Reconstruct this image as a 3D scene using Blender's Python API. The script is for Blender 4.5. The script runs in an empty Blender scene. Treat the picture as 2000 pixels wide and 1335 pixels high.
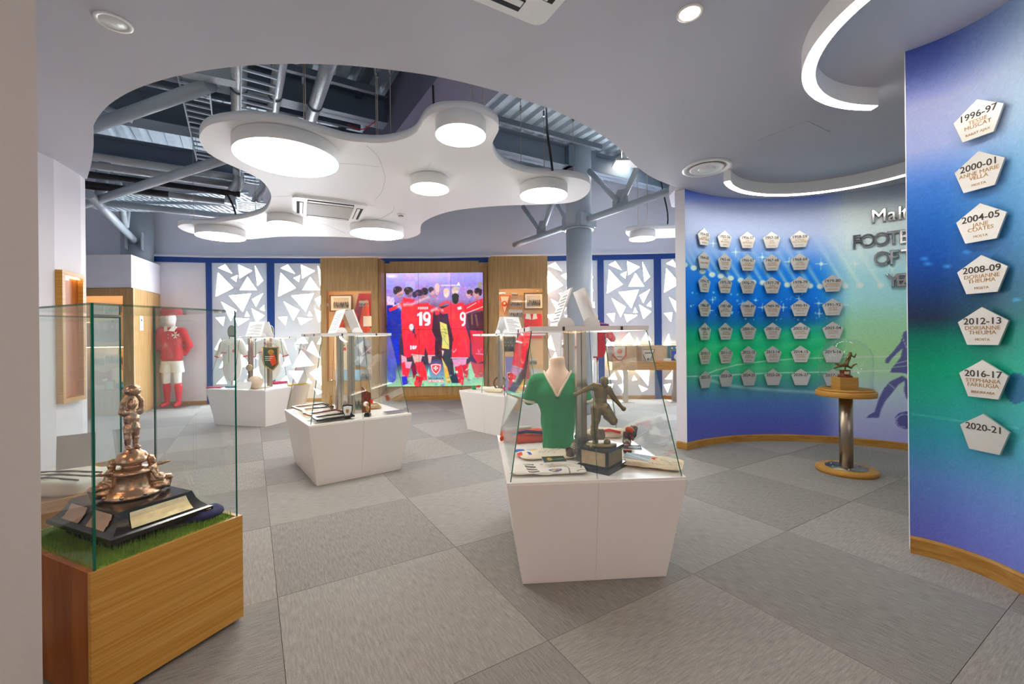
import bpy, bmesh, math, random
import numpy as np
from mathutils import Matrix, Vector
R = math.radians
random.seed(7)
sc = bpy.context.scene
col = sc.collection
# ------------------------------------------------------------------ camera, world, exposure
CH, FP, HY, RS = 1.33, 840.0, 660.0, 0.0100          # eye height (m), focal length in px of 2000, horizon row, roll (rad)
cd = bpy.data.cameras.new('camera'); cam = bpy.data.objects.new('camera', cd); col.objects.link(cam)
cd.sensor_width = 36.0; cd.lens = 36.0 * FP / 2000.0
cd.shift_y = -(667.5 - HY) / 2000.0
cd.clip_start = 0.02; cd.clip_end = 200
cam.location = (0, 0, CH); cam.rotation_euler = (R(90), RS, 0)
sc.camera = cam
w = bpy.data.worlds.new('daylight'); sc.world = w; w.use_nodes = True
w.node_tree.nodes['Background'].inputs[0].default_value = (0.93, 0.96, 1.0, 1)
w.node_tree.nodes['Background'].inputs[1].default_value = 0.35
vs = sc.view_settings
vs.view_transform = 'Standard'; vs.look = 'None'; vs.exposure = 1.5; vs.gamma = 1.0; vs.use_curve_mapping = False
sc.cycles.max_bounces = 10; sc.cycles.diffuse_bounces = 5; sc.cycles.glossy_bounces = 4
sc.cycles.transparent_max_bounces = 28; sc.cycles.transmission_bounces = 6
sc.cycles.sample_clamp_indirect = 6.0; sc.cycles.caustics_reflective = False; sc.cycles.caustics_refractive = False
LAMP, STRIP, SKY, SPOT = 9.0, 15.0, 16.0, 30.0         # radiance of disc lamps, light strips, daylit panes, downlights

# ------------------------------------------------------------------ from the photograph's pixels to places in the room
_c, _s = math.cos(RS), math.sin(RS)
def ray(px, py):
    u, v = (px - 1000) / FP, (HY - py) / FP
    return Vector((_c * u + _s * v, 1.0, -_s * u + _c * v))
def Py(px, py, Y): d = ray(px, py); return Vector((d.x * Y, Y, CH + d.z * Y))
def Pz(px, py, Z=0.0): d = ray(px, py); t = (Z - CH) / d.z; return Vector((d.x * t, t, Z))
def XY(px, py, Z=0.0): p = Pz(px, py, Z); return (p.x, p.y)

# ------------------------------------------------------------------ helpers
def lin(c):
    if isinstance(c, str): c = [int(c[i:i + 2], 16) / 255 for i in (0, 2, 4)]
    return tuple((x / 12.92 if x <= .04045 else ((x + .055) / 1.055) ** 2.4) for x in c)
def rgb(r, g, b): return (r / 255, g / 255, b / 255)

def thing(name, label, cat, loc=(0, 0, 0), rz=0.0, group=None):
    o = bpy.data.objects.new(name, None); col.objects.link(o); o.empty_display_size = .05
    o.location = loc; o.rotation_euler = (0, 0, rz); o['label'] = label; o['category'] = cat
    if group: o['group'] = group
    return o
def tag(o, label, cat, group=None):
    o['label'] = label; o['category'] = cat
    if group: o['group'] = group
    return o
def struct(o, label=None):
    o['kind'] = 'structure'
    if label: o['label'] = label
    return o

class MB:
    """collects faces, build() links them as one mesh object"""
    def __init__(s): s.v = []; s.f = []; s.m = []; s.sm = []; s.M = Matrix.Identity(4)
    def at(s, loc=(0, 0, 0), rz=0, rx=0, ry=0, sc=1.0):
        s.M = Matrix.Translation(loc) @ Matrix.Rotation(rz, 4, 'Z') @ Matrix.Rotation(ry, 4, 'Y') @ Matrix.Rotation(rx, 4, 'X') @ Matrix.Scale(sc, 4); return s
    def mesh(s, vs, fs, m=0, smooth=False):
        b = len(s.v); s.v += [tuple(s.M @ Vector(p)) for p in vs]
        for f in fs: s.f.append([i + b for i in f]); s.m.append(m); s.sm.append(smooth)
        return s
    def box(s, x0, x1, y0, y1, z0, z1, m=0):
        return s.mesh([(x0, y0, z0), (x1, y0, z0), (x1, y1, z0), (x0, y1, z0), (x0, y0, z1), (x1, y0, z1), (x1, y1, z1), (x0, y1, z1)],
                      [(3, 2, 1, 0), (4, 5, 6, 7), (0, 1, 5, 4), (1, 2, 6, 5), (2, 3, 7, 6), (3, 0, 4, 7)], m)
    def cbox(s, c, sz, m=0):
        return s.box(c[0] - sz[0] / 2, c[0] + sz[0] / 2, c[1] - sz[1] / 2, c[1] + sz[1] / 2, c[2] - sz[2] / 2, c[2] + sz[2] / 2, m)
    def hexa(s, lo, hi, m=0):      # two quads (4 points each), sides between
        return s.mesh(list(lo) + list(hi), [(3, 2, 1, 0), (4, 5, 6, 7), (0, 1, 5, 4), (1, 2, 6, 5), (2, 3, 7, 6), (3, 0, 4, 7)], m)
    def prism(s, poly, z0, z1, m=0, ms=None, smooth=False):
        n = len(poly); ms = m if ms is None else ms
        a = sum(poly[i][0] * poly[(i + 1) % n][1] - poly[(i + 1) % n][0] * poly[i][1] for i in range(n))
        if a < 0: poly = poly[::-1]
        vs = [(p[0], p[1], z0) for p in poly] + [(p[0], p[1], z1) for p in poly]
        s.mesh(vs, [list(range(n))[::-1], list(range(n, 2 * n))], m)
        b = len(s.v) - 2 * n
        for i in range(n):
            j = (i + 1) % n; s.f.append([b + i, b + j, b + n + j, b + n + i]); s.m.append(ms); s.sm.append(smooth)
        return s
    def tube(s, pts, r, seg=10, m=0, cap=True, smooth=True):
        pts = [Vector(p) for p in pts]; n = len(pts); rr = r if isinstance(r, (list, tuple)) else [r] * n
        t0 = (pts[1] - pts[0]).normalized(); up = Vector((0, 0, 1)) if abs(t0.z) < .95 else Vector((1, 0, 0))
        x = t0.cross(up).normalized(); vs = []
        for i, p in enumerate(pts):
            t = ((pts[min(i + 1, n - 1)] - pts[max(i - 1, 0)])).normalized()
            x = (x - t * x.dot(t)).normalized(); y = t.cross(x)
            vs += [p + (x * math.cos(2 * math.pi * k / seg) + y * math.sin(2 * math.pi * k / seg)) * rr[i] for k in range(seg)]
        fs = [(i * seg + k, i * seg + (k + 1) % seg, (i + 1) * seg + (k + 1) % seg, (i + 1) * seg + k) for i in range(n - 1) for k in range(seg)]
        s.mesh(vs, fs, m, smooth)
        if cap: b = len(s.v) - n * seg; s.f += [[b + k for k in range(seg)][::-1], [b + (n - 1) * seg + k for k in range(seg)]]; s.m += [m, m]; s.sm += [False, False]
        return s
    def lathe(s, prof, seg=24, m=0, smooth=True, c=(0, 0, 0), sx=1.0, sy=1.0):
        vs = [(c[0] + sx * r * math.cos(2 * math.pi * k / seg), c[1] + sy * r * math.sin(2 * math.pi * k / seg), c[2] + z) for r, z in prof for k in range(seg)]
        n = len(prof); fs = [(i * seg + k, i * seg + (k + 1) % seg, (i + 1) * seg + (k + 1) % seg, (i + 1) * seg + k) for i in range(n - 1) for k in range(seg)]
        s.mesh(vs, fs, m, smooth); b = len(s.v) - n * seg
        if prof[0][0] > 1e-4: s.f.append([b + k for k in range(seg)][::-1]); s.m.append(m); s.sm.append(False)
        if prof[-1][0] > 1e-4: s.f.append([b + (n - 1) * seg + k for k in range(seg)]); s.m.append(m); s.sm.append(False)
        return s
    def ball(s, c, r, seg=16, m=0):
        r = r if isinstance(r, (tuple, list)) else (r, r, r); n = seg // 2
        vs = [(c[0] + r[0] * math.sin(math.pi * i / n) * math.cos(2 * math.pi * k / seg), c[1] + r[1] * math.sin(math.pi * i / n) * math.sin(2 * math.pi * k / seg), c[2] - r[2] * math.cos(math.pi * i / n)) for i in range(n + 1) for k in range(seg)]
        return s.mesh(vs, [(i * seg + k, i * seg + (k + 1) % seg, (i + 1) * seg + (k + 1) % seg, (i + 1) * seg + k) for i in range(n) for k in range(seg)], m, True)
    def sweep(s, path, prof, m=0, closed=False, smooth=False, ms=None):
        """path: xy points at z; prof: (offset to the left, z) points, closed profile"""
        n = len(path); k = len(prof); vs = []
        for i in range(n):
            a = path[(i - 1) % n] if (closed or i > 0) else path[i]; b = path[(i + 1) % n] if (closed or i < n - 1) else path[i]
            t = Vector((b[0] - a[0], b[1] - a[1])).normalized(); nx, ny = -t.y, t.x
            vs += [(path[i][0] + nx * o, path[i][1] + ny * o, z) for o, z in prof]
        b0 = len(s.v); s.mesh(vs, [], m)
        for i in range(n if closed else n - 1):
            for j in range(k):
                i2 = (i + 1) % n; j2 = (j + 1) % k
                s.f.append([b0 + i * k + j, b0 + i2 * k + j, b0 + i2 * k + j2, b0 + i * k + j2]); s.m.append(ms[j] if ms else m); s.sm.append(smooth)
        if not closed: s.f += [[b0 + j for j in range(k)], [b0 + (n - 1) * k + j for j in range(k)][::-1]]; s.m += [m, m]; s.sm += [False, False]
        return s
    def data(s, name, mats):
        me = bpy.data.meshes.new(name); me.from_pydata(s.v, [], s.f)
        for mt in (mats if isinstance(mats, (list, tuple)) else [mats]): me.materials.append(mt)
        me.polygons.foreach_set('material_index', s.m); me.polygons.foreach_set('use_smooth', s.sm)
        bm = bmesh.new(); bm.from_mesh(me)
        bmesh.ops.recalc_face_normals(bm, faces=bm.faces)
        big = [f for f in bm.faces if len(f.verts) > 4]
        if big: bmesh.ops.triangulate(bm, faces=big)
        bm.to_mesh(me); bm.free(); return me
    def build(s, name, mats, parent=None, loc=None, rz=0):
        o = bpy.data.objects.new(name, s.data(name, mats)); col.objects.link(o); o.parent = parent
        if loc is not None: o.location = loc
        if rz: o.rotation_euler = (0, 0, rz)
        return o
def add(name, data, parent=None, loc=(0, 0, 0), rot=(0, 0, 0)):
    o = bpy.data.objects.new(name, data); col.objects.link(o); o.parent = parent; o.location = loc; o.rotation_euler = rot; return o
def copy_tree(o, parent=None):
    c = o.copy(); col.objects.link(c); c.parent = parent
    for ch in list(o.children): copy_tree(ch, c)
    return c
def smooth_loop(pts, k=4, closed=True):
    n = len(pts); out = []
    for i in range(n if closed else n - 1):
        g = (lambda j: pts[j % n]) if closed else (lambda j: pts[max(0, min(n - 1, j))])
        a, b, c, d = (Vector(g(i + j)) for j in (-1, 0, 1, 2))
        for q in range(k):
            t = q / k; out.append(tuple(.5 * ((2 * b) + (c - a) * t + (2 * a - 5 * b + 4 * c - d) * t * t + (3 * b - a - 3 * c + d) * t ** 3)))
    if not closed: out.append(tuple(pts[-1]))
    return out

# ------------------------------------------------------------------ smooth solids: distance fields meshed with surface nets
def wrinkle(P, f, seed):
    rn = np.random.RandomState(seed); o = 0
    for i in range(6):
        d = rn.normal(size=3); d /= np.linalg.norm(d); o = o + np.sin(P @ d * f * (1 + .5 * i) + rn.rand() * 6.3) / (1 + .5 * i)
    return o / 3
def field(P, prims, k):
    D = None
    for q in prims:
        if q[0] == 'c':
            a, b = np.array(q[1]), np.array(q[2]); ba = b - a; h = np.clip(((P - a) @ ba) / max(ba @ ba, 1e-12), 0, 1)
            d = np.linalg.norm(P - a - h[:, None] * ba, axis=1) - (q[3] + (q[4] - q[3]) * h)
        elif q[0] == 'e':
            L = P - np.array(q[1]); r = np.array(q[2])
            if len(q) > 3: L = L @ np.array(q[3].to_3x3())
            k0 = np.linalg.norm(L / r, axis=1); k1 = np.linalg.norm(L / (r * r), axis=1); d = k0 * (k0 - 1) / np.maximum(k1, 1e-9)
        else:
            L = P - np.array(q[1])
            if len(q) > 4: L = L @ np.array(q[4].to_3x3())
            e = np.abs(L) - (np.array(q[2]) - q[3]); d = np.linalg.norm(np.maximum(e, 0), axis=1) + np.minimum(e.max(axis=1), 0) - q[3]
        if D is None: D = d
        else: h = np.clip(.5 + .5 * (D - d) / k, 0, 1); D = D + (d - D) * h - k * h * (1 - h)
    return D
def solid(prims, n=56, k=.01, disp=None, cut=None):
    lo = np.full(3, 1e9); hi = -lo
    for q in prims:
        if q[0] == 'c':
            m = max(q[3], q[4])
            for e in (q[1], q[2]): lo = np.minimum(lo, np.array(e) - m); hi = np.maximum(hi, np.array(e) + m)
        else:
            m = max(q[2]) if len(q) > (3 if q[0] == 'e' else 4) else np.array(q[2]); m = m * 1.2 if np.isscalar(m) else m
            lo = np.minimum(lo, np.array(q[1]) - m); hi = np.maximum(hi, np.array(q[1]) + m)
    st = (hi - lo).max() / n; lo = lo - 2.5 * st; hi = hi + 2.5 * st
    N = np.ceil((hi - lo) / st).astype(int) + 1
    ax = [lo[i] + st * np.arange(N[i]) for i in range(3)]
    P = np.stack(np.meshgrid(*ax, indexing='ij'), -1).reshape(-1, 3)
    F = field(P, prims, k)
    if disp: F = F - disp(P)
    if cut: F = np.maximum(F, cut(P))
    F = F.reshape(N); S = F < 0
    n3 = N - 1; acc = np.zeros((*n3, 3)); cnt = np.zeros(n3)
    off = [(0, 0, 0), (1, 0, 0), (0, 1, 0), (1, 1, 0), (0, 0, 1), (1, 0, 1), (0, 1, 1), (1, 1, 1)]
    sl = lambda A, o: A[o[0]:o[0] + n3[0], o[1]:o[1] + n3[1], o[2]:o[2] + n3[2]]
    for a, b in ((0, 1), (2, 3), (4, 5), (6, 7), (0, 2), (1, 3), (4, 6), (5, 7), (0, 4), (1, 5), (2, 6), (3, 7)):
        fa, fb = sl(F, off[a]), sl(F, off[b]); x = (fa < 0) != (fb < 0)
        t = np.where(x, fa / np.where(x, fa - fb, 1), 0); oa, ob = np.array(off[a]), np.array(off[b])
        acc += np.where(x[..., None], oa + t[..., None] * (ob - oa), 0); cnt += x
    on = cnt > 0; idx = -np.ones(n3, int); idx[on] = np.arange(on.sum())
    I = np.argwhere(on); V = lo + st * (I + acc[on] / cnt[on][:, None])
    Q = []
    for d in range(3):
        u, v = (d + 1) % 3, (d + 2) % 3
        sh = [slice(None)] * 3; sh2 = [slice(None)] * 3; sh[d] = slice(0, N[d] - 1); sh2[d] = slice(1, N[d])
        E = S[tuple(sh)] != S[tuple(sh2)]; A = np.argwhere(E); neg = S[tuple(sh)][E]
        ok = (A[:, u] > 0) & (A[:, v] > 0) & (A[:, u] < n3[u]) & (A[:, v] < n3[v]); A = A[ok]; neg = neg[ok]
        eu = np.eye(3, dtype=int)[u]; ev = np.eye(3, dtype=int)[v]
        q = np.stack([idx[tuple((A - eu - ev).T)], idx[tuple((A - ev).T)], idx[tuple(A.T)], idx[tuple((A - eu).T)]], 1)
        q[~neg] = q[~neg][:, ::-1]; Q.append(q)
    return V, np.concatenate(Q)
def npmesh(name, V, Q, mats, smooth=True, colors=None):
    me = bpy.data.meshes.new(name); V = np.asarray(V, dtype=np.float32); Q = np.asarray(Q, dtype=np.int32); k = Q.shape[1]
    me.vertices.add(len(V)); me.vertices.foreach_set('co', V.ravel()); me.loops.add(Q.size); me.loops.foreach_set('vertex_index', Q.ravel())
    me.polygons.add(len(Q)); me.polygons.foreach_set('loop_start', np.arange(0, Q.size, k, dtype=np.int32))
    try: me.polygons.foreach_set('loop_total', np.full(len(Q), k, dtype=np.int32))
    except Exception: pass
    me.update(calc_edges=True); me.validate()
    me.polygons.foreach_set('use_smooth', np.full(len(me.polygons), smooth))
    for mt in (mats if isinstance(mats, (list, tuple)) else [mats]): me.materials.append(mt)
    if colors is not None:
        a = me.color_attributes.new('print', 'FLOAT_COLOR', 'POINT'); a.data.foreach_set('color', np.asarray(colors, dtype=np.float32).ravel())
    return me
def sdf(name, prims, mat, parent=None, n=56, k=.01, disp=None, cut=None, loc=(0, 0, 0), rot=(0, 0, 0)):
    V, Q = solid(prims, n, k, disp, cut); return add(name, npmesh(name, V, Q, mat), parent, loc, rot)

# ------------------------------------------------------------------ printed pictures: a numpy canvas turned into a coloured mesh
class Canvas:
    def __init__(s, w, h, x0=0, x1=1, y0=0, y1=1, base=(1, 1, 1)):
        s.w, s.h = w, h; s.X, s.Y = np.meshgrid(np.linspace(x0, x1, w), np.linspace(y0, y1, h)); s.C = np.ones((h, w, 3)) * np.array(base)
    def put(s, m, c, a=1.0):
        m = np.clip(m * a, 0, 1)[..., None]; s.C = s.C * (1 - m) + np.array(c) * m; return s
    def poly(s, pts, c, a=1.0):
        gx, gy = np.gradient(s.X, axis=1), np.gradient(s.Y, axis=0); acc = np.zeros(s.X.shape); n = len(pts)
        for ox, oy in ((-.3, -.3), (.3, -.3), (-.3, .3), (.3, .3)):
            X, Y = s.X + gx * ox, s.Y + gy * oy; m = np.zeros(s.X.shape, bool)
            for i in range(n):
                (ax, ay), (bx, by) = pts[i], pts[(i + 1) % n]
                if ay == by: continue
                m ^= ((ay > Y) != (by > Y)) & (X < (bx - ax) * (Y - ay) / (by - ay) + ax)
            acc += m
        return s.put(acc / 4, c, a)
    def ell(s, cx, cy, rx, ry, c, a=1.0, soft=0.0):
        d = np.sqrt(((s.X - cx) / rx) ** 2 + ((s.Y - cy) / ry) ** 2)
        return s.put((d < 1).astype(float) if soft == 0 else np.clip((1 - d) / soft, 0, 1), c, a)
    def line(s, pts, wd, c, a=1.0, soft=1.0):
        m = np.zeros(s.X.shape)
        for (ax, ay), (bx, by) in zip(pts[:-1], pts[1:]):
            dx, dy = bx - ax, by - ay; t = np.clip(((s.X - ax) * dx + (s.Y - ay) * dy) / max(dx * dx + dy * dy, 1e-9), 0, 1)
            d = np.hypot(s.X - ax - t * dx, s.Y - ay - t * dy); m = np.maximum(m, np.clip((wd - d) / (wd * soft), 0, 1))
        return s.put(m, c, a)
    def grad(s, stops, axis='y'):
        T = s.Y if axis == 'y' else s.X; xs = [q[0] for q in stops]
        for i in range(3): s.C[..., i] = np.interp(T, xs, [q[1][i] for q in stops])
        return s
    def noise(s, amp, seed=0, f=1.0):
        rn = np.random.RandomState(seed); s.C = np.clip(s.C + amp * rn.normal(size=(s.h, s.w, 1)), 0, 1); return s
    def mesh(s, name, fn, mat, rows=None, cols=None):
        """fn(u, v) -> xyz arrays, u along the width, v up"""
        r0, r1 = rows or (0, s.h); c0, c1 = cols or (0, s.w); C = s.C[r0:r1, c0:c1]; h, wd = C.shape[:2]
        U, V = np.meshgrid(np.linspace(0, 1, wd), np.linspace(1, 0, h)); P = np.stack(fn(U, V), -1).reshape(-1, 3)
        i = np.arange(h * wd).reshape(h, wd); q = np.stack([i[1:, :-1], i[1:, 1:], i[:-1, 1:], i[:-1, :-1]], -1).reshape(-1, 4)
        L = np.where(C <= .04045, C / 12.92, ((C + .055) / 1.055) ** 2.4); L = np.concatenate([L, np.ones((h, wd, 1))], -1)
        return npmesh(name, P, q, mat, True, L.reshape(-1, 4))
TEXTS = []
def text(name, body, size, mat, parent, loc, rot=(0, 0, 0), ext=.0006, bold=0.0, align='CENTER', sx=1.0, bev=0.0):
    cu = bpy.data.curves.new(name, 'FONT'); cu.body = body; cu.size = size; cu.extrude = ext; cu.offset = bold; cu.bevel_depth = bev; cu.bevel_resolution = 0; cu.align_x = align; cu.align_y = 'CENTER'
    cu.resolution_u = 3; cu.space_line = .82
    cu.materials.append(mat); o = bpy.data.objects.new(name, cu); col.objects.link(o); o.parent = parent; o.location = loc; o.rotation_euler = rot; o.scale = (sx, 1, 1)
    TEXTS.append(o); return o
# ------------------------------------------------------------------ materials
MAT = {}
def nodes(name):
    m = bpy.data.materials.new(name); m.use_nodes = True; nt = m.node_tree; MAT[name] = m
    return m, nt, nt.nodes['Principled BSDF']
def pm(name, c, rough=.5, metal=0.0, var=.06, scale=6.0, bump=0.0, bscale=80.0, spec=None, stretch=None, sheen=0):
    m, nt, b = nodes(name); c = lin(c)
    tc = nt.nodes.new('ShaderNodeTexCoord'); mp = nt.nodes.new('ShaderNodeMapping'); nt.links.new(tc.outputs['Object'], mp.inputs[0])
    if stretch: mp.inputs['Scale'].default_value = stretch
    nz = nt.nodes.new('ShaderNodeTexNoise'); nz.inputs['Scale'].default_value = scale; nz.inputs['Detail'].default_value = 4; nt.links.new(mp.outputs[0], nz.inputs[0])
    mx = nt.nodes.new('ShaderNodeMix'); mx.data_type = 'RGBA'
    mx.inputs[6].default_value = (*[x * (1 - var) for x in c], 1); mx.inputs[7].default_value = (*[min(1, x * (1 + var)) for x in c], 1)
    nt.links.new(nz.outputs[0], mx.inputs[0]); nt.links.new(mx.outputs[2], b.inputs['Base Color'])
    b.inputs['Roughness'].default_value = rough; b.inputs['Metallic'].default_value = metal
    if spec is not None: b.inputs['Specular IOR Level'].default_value = spec
    if bump:
        n2 = nt.nodes.new('ShaderNodeTexNoise'); n2.inputs['Scale'].default_value = bscale; n2.inputs['Detail'].default_value = 3; nt.links.new(mp.outputs[0], n2.inputs[0])
        bp = nt.nodes.new('ShaderNodeBump'); bp.inputs['Strength'].default_value = bump; bp.inputs['Distance'].default_value = .01
        nt.links.new(n2.outputs[0], bp.inputs['Height']); nt.links.new(bp.outputs[0], b.inputs['Normal'])
    return m
def emit(name, c, st):
    m = bpy.data.materials.new(name); m.use_nodes = True; nt = m.node_tree; nt.nodes.clear()
    e = nt.nodes.new('ShaderNodeEmission'); o = nt.nodes.new('ShaderNodeOutputMaterial'); e.inputs[0].default_value = (*lin(c), 1); e.inputs[1].default_value = st
    nt.links.new(e.outputs[0], o.inputs[0]); MAT[name] = m; return m
def wood(name, c1, c2, stretch, rough=.42, scale=1.0):
    m, nt, b = nodes(name)
    tc = nt.nodes.new('ShaderNodeTexCoord'); mp = nt.nodes.new('ShaderNodeMapping'); mp.inputs['Scale'].default_value = stretch; nt.links.new(tc.outputs['Object'], mp.inputs[0])
    n1 = nt.nodes.new('ShaderNodeTexNoise'); n1.inputs['Scale'].default_value = 5.0 * scale; n1.inputs['Detail'].default_value = 6; n1.inputs['Distortion'].default_value = .6; nt.links.new(mp.outputs[0], n1.inputs[0])
    n2 = nt.nodes.new('ShaderNodeTexNoise'); n2.inputs['Scale'].default_value = 38.0 * scale; n2.inputs['Detail'].default_value = 3; nt.links.new(mp.outputs[0], n2.inputs[0])
    r1 = nt.nodes.new('ShaderNodeValToRGB'); r1.color_ramp.elements[0].position = .32; r1.color_ramp.elements[1].position = .68
    r1.color_ramp.elements[0].color = (*lin(c1), 1); r1.color_ramp.elements[1].color = (*lin(c2), 1); nt.links.new(n1.outputs[0], r1.inputs[0])
    mx = nt.nodes.new('ShaderNodeMix'); mx.data_type = 'RGBA'; mx.blend_type = 'MULTIPLY'; mx.inputs[0].default_value = .35
    nt.links.new(r1.outputs[0], mx.inputs[6]); nt.links.new(n2.outputs[0], mx.inputs[7]); nt.links.new(mx.outputs[2], b.inputs['Base Color'])
    b.inputs['Roughness'].default_value = rough; b.inputs['Specular IOR Level'].default_value = .3; return m
def carpet(name, c1, c2, ang):
    m, nt, b = nodes(name)
    tc = nt.nodes.new('ShaderNodeTexCoord'); mp = nt.nodes.new('ShaderNodeMapping'); mp.inputs['Rotation'].default_value = (0, 0, ang); nt.links.new(tc.outputs['Object'], mp.inputs[0])
    m2 = nt.nodes.new('ShaderNodeMapping'); m2.inputs['Scale'].default_value = (14, 130, 1); nt.links.new(mp.outputs[0], m2.inputs[0])
    n1 = nt.nodes.new('ShaderNodeTexNoise'); n1.inputs['Scale'].default_value = 1.0; n1.inputs['Detail'].default_value = 3; nt.links.new(m2.outputs[0], n1.inputs[0])
    n2 = nt.nodes.new('ShaderNodeTexNoise'); n2.inputs['Scale'].default_value = 230; n2.inputs['Detail'].default_value = 2; nt.links.new(mp.outputs[0], n2.inputs[0])
    ad = nt.nodes.new('ShaderNodeMath'); ad.operation = 'ADD'; nt.links.new(n1.outputs[0], ad.inputs[0]); nt.links.new(n2.outputs[0], ad.inputs[1])
    mr = nt.nodes.new('ShaderNodeMapRange'); mr.inputs[1].default_value = .7; mr.inputs[2].default_value = 1.3; nt.links.new(ad.outputs[0], mr.inputs[0])
    mx = nt.nodes.new('ShaderNodeMix'); mx.data_type = 'RGBA'; mx.inputs[6].default_value = (*lin(c1), 1); mx.inputs[7].default_value = (*lin(c2), 1)
    nt.links.new(mr.outputs[0], mx.inputs[0]); nt.links.new(mx.outputs[2], b.inputs['Base Color']); b.inputs['Roughness'].default_value = .9; b.inputs['Specular IOR Level'].default_value = .15
    bp = nt.nodes.new('ShaderNodeBump'); bp.inputs['Strength'].default_value = .35; bp.inputs['Distance'].default_value = .004; nt.links.new(n2.outputs[0], bp.inputs['Height']); nt.links.new(bp.outputs[0], b.inputs['Normal'])
    return m
def glassmat(name, tint, base=.035):
    m = bpy.data.materials.new(name); m.use_nodes = True; nt = m.node_tree; nt.nodes.clear(); MAT[name] = m
    tr = nt.nodes.new('ShaderNodeBsdfTransparent'); tr.inputs[0].default_value = (*tint, 1)
    gl = nt.nodes.new('ShaderNodeBsdfGlossy'); gl.inputs['Roughness'].default_value = .0; gl.inputs[0].default_value = (.95, 1, .98, 1)
    lw = nt.nodes.new('ShaderNodeLayerWeight'); lw.inputs[0].default_value = .5
    pw = nt.nodes.new('ShaderNodeMath'); pw.operation = 'POWER'; pw.inputs[1].default_value = 5.0; nt.links.new(lw.outputs['Facing'], pw.inputs[0])
    ma = nt.nodes.new('ShaderNodeMath'); ma.operation = 'MULTIPLY_ADD'; ma.inputs[1].default_value = .9; ma.inputs[2].default_value = base; nt.links.new(pw.outputs[0], ma.inputs[0])
    mx = nt.nodes.new('ShaderNodeMixShader'); o = nt.nodes.new('ShaderNodeOutputMaterial')
    nt.links.new(ma.outputs[0], mx.inputs[0]); nt.links.new(tr.outputs[0], mx.inputs[1]); nt.links.new(gl.outputs[0], mx.inputs[2]); nt.links.new(mx.outputs[0], o.inputs[0]); return m
def printmat(name, rough=.5, glow=0.0):
    m, nt, b = nodes(name); a = nt.nodes.new('ShaderNodeVertexColor'); a.layer_name = 'print'
    nt.links.new(a.outputs[0], b.inputs['Base Color']); b.inputs['Roughness'].default_value = rough; b.inputs['Specular IOR Level'].default_value = .25
    if glow:
        nt.links.new(a.outputs[0], b.inputs['Emission Color']); b.inputs['Emission Strength'].default_value = glow; b.inputs['Base Color'].default_value = (0, 0, 0, 1)
        for l in list(nt.links):
            if l.to_socket == b.inputs['Base Color']: nt.links.remove(l)
    return m
M_ceil = pm('ceiling_paint', 'c6c6cf', .8, var=.015, scale=2)
M_amber = wood('amber_board', 'a85a20', 'c8772e', (6, 6, .4)); M_entrshade = pm('entrance_shaded_paint', 'b9b0aa', .8, var=.03, scale=3, bump=.05); M_wall = pm('wall_paint', 'e4e2e8', .75, var=.015, scale=2)
M_lav = pm('upper_wall_paint', 'e2e3ee', .8, var=.02, scale=2)
M_cloud = pm('cloud_paint', 'f0f0f0', .55, var=.01, scale=2)
M_white = pm('white_lacquer', 'efebe6', .35, var=.01, scale=2)
M_plas = pm('white_plastic', 'f1f1ef', .4, var=.01)
M_grille = pm('grille_grey', 'a9a39a', .6, var=.05)
M_dark = pm('dark_void', '14181e', .8)
M_blue = pm('blue_frame', '0f3f8c', .35, var=.08)
M_steel = pm('brushed_steel', 'b4a898', .32, 1.0, var=.12, scale=3, stretch=(40, 40, 1))
M_chrome = pm('polished_metal', 'd0d0d0', .15, 1.0, var=.03)
M_plate = pm('satin_plaque', 'd8d6d0', .38, .65, var=.06, scale=20, stretch=(1, 1, 30))
M_grey = pm('grey_steel_paint', 'a3adb6', .4, .0, var=.06)
M_dgrey = pm('dark_grey_steel', '5f6a76', .5, .0, var=.1)
M_deck = pm('galvanised_deck', 'c6d4de', .42, .1, var=.15, scale=9)
M_beam = pm('beam_paint', '6f7e8e', .5, .0, var=.08)
M_pipe = pm('foil_lagging', 'c4c8ca', .3, .5, var=.18, scale=25, bump=.3, bscale=60)
M_gpipe = pm('grey_pipe', 'b0b2b4', .5, .1, var=.08)
M_black = pm('black_rubber', '17181b', .55)
M_gblack = pm('black_lacquer', '12100f', .18, var=.2)
M_oakv = wood('oak_upright', 'b98e58', 'd3ac75', (6, 6, .35))
M_oakh = wood('oak_level', 'b07a34', 'cf9a50', (.5, .5, 7))
M_oakg = wood('oak_golden', 'cb8f38', 'e2ae58', (.22, .22, 16), .38)
M_oakshade = wood('oak_shaded', '8e4a1c', 'b26a2c', (3, 3, .4), .4)
M_board = wood('oak_skirting', 'b07c36', 'cfa052', (1.2, 1.2, 9))
M_glass = glassmat('case_glass', (.985, .996, .992), .022); M_pane = glassmat('dome_glass', (.97, .985, .98), .02)
M_edge = pm('glass_edge', '0d6a52', .12, var=.1)
M_wfill = emit('warm_fill_disc', 'ffbe84', LAMP * .6); M_lamp = emit('lamp_disc', 'fffaf0', LAMP); M_strip = emit('light_strip', 'fff8ec', STRIP)
M_sky = emit('daylit_pane', 'f2f8ff', SKY); M_spot = emit('downlight_glow', 'ffdcae', SPOT); M_led = emit('warm_led', 'ffd8a6', 5.0); M_cled = emit('cool_led', 'fff6e8', 9.0)
M_panel = pm('white_screen_panel', 'd3d8de', .6, var=.01)
_nt = M_panel.node_tree; _tl = _nt.nodes.new('ShaderNodeBsdfTranslucent'); _tl.inputs[0].default_value = (.78, .84, .92, 1); _ms = _nt.nodes.new('ShaderNodeMixShader'); _ms.inputs[0].default_value = .045
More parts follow.
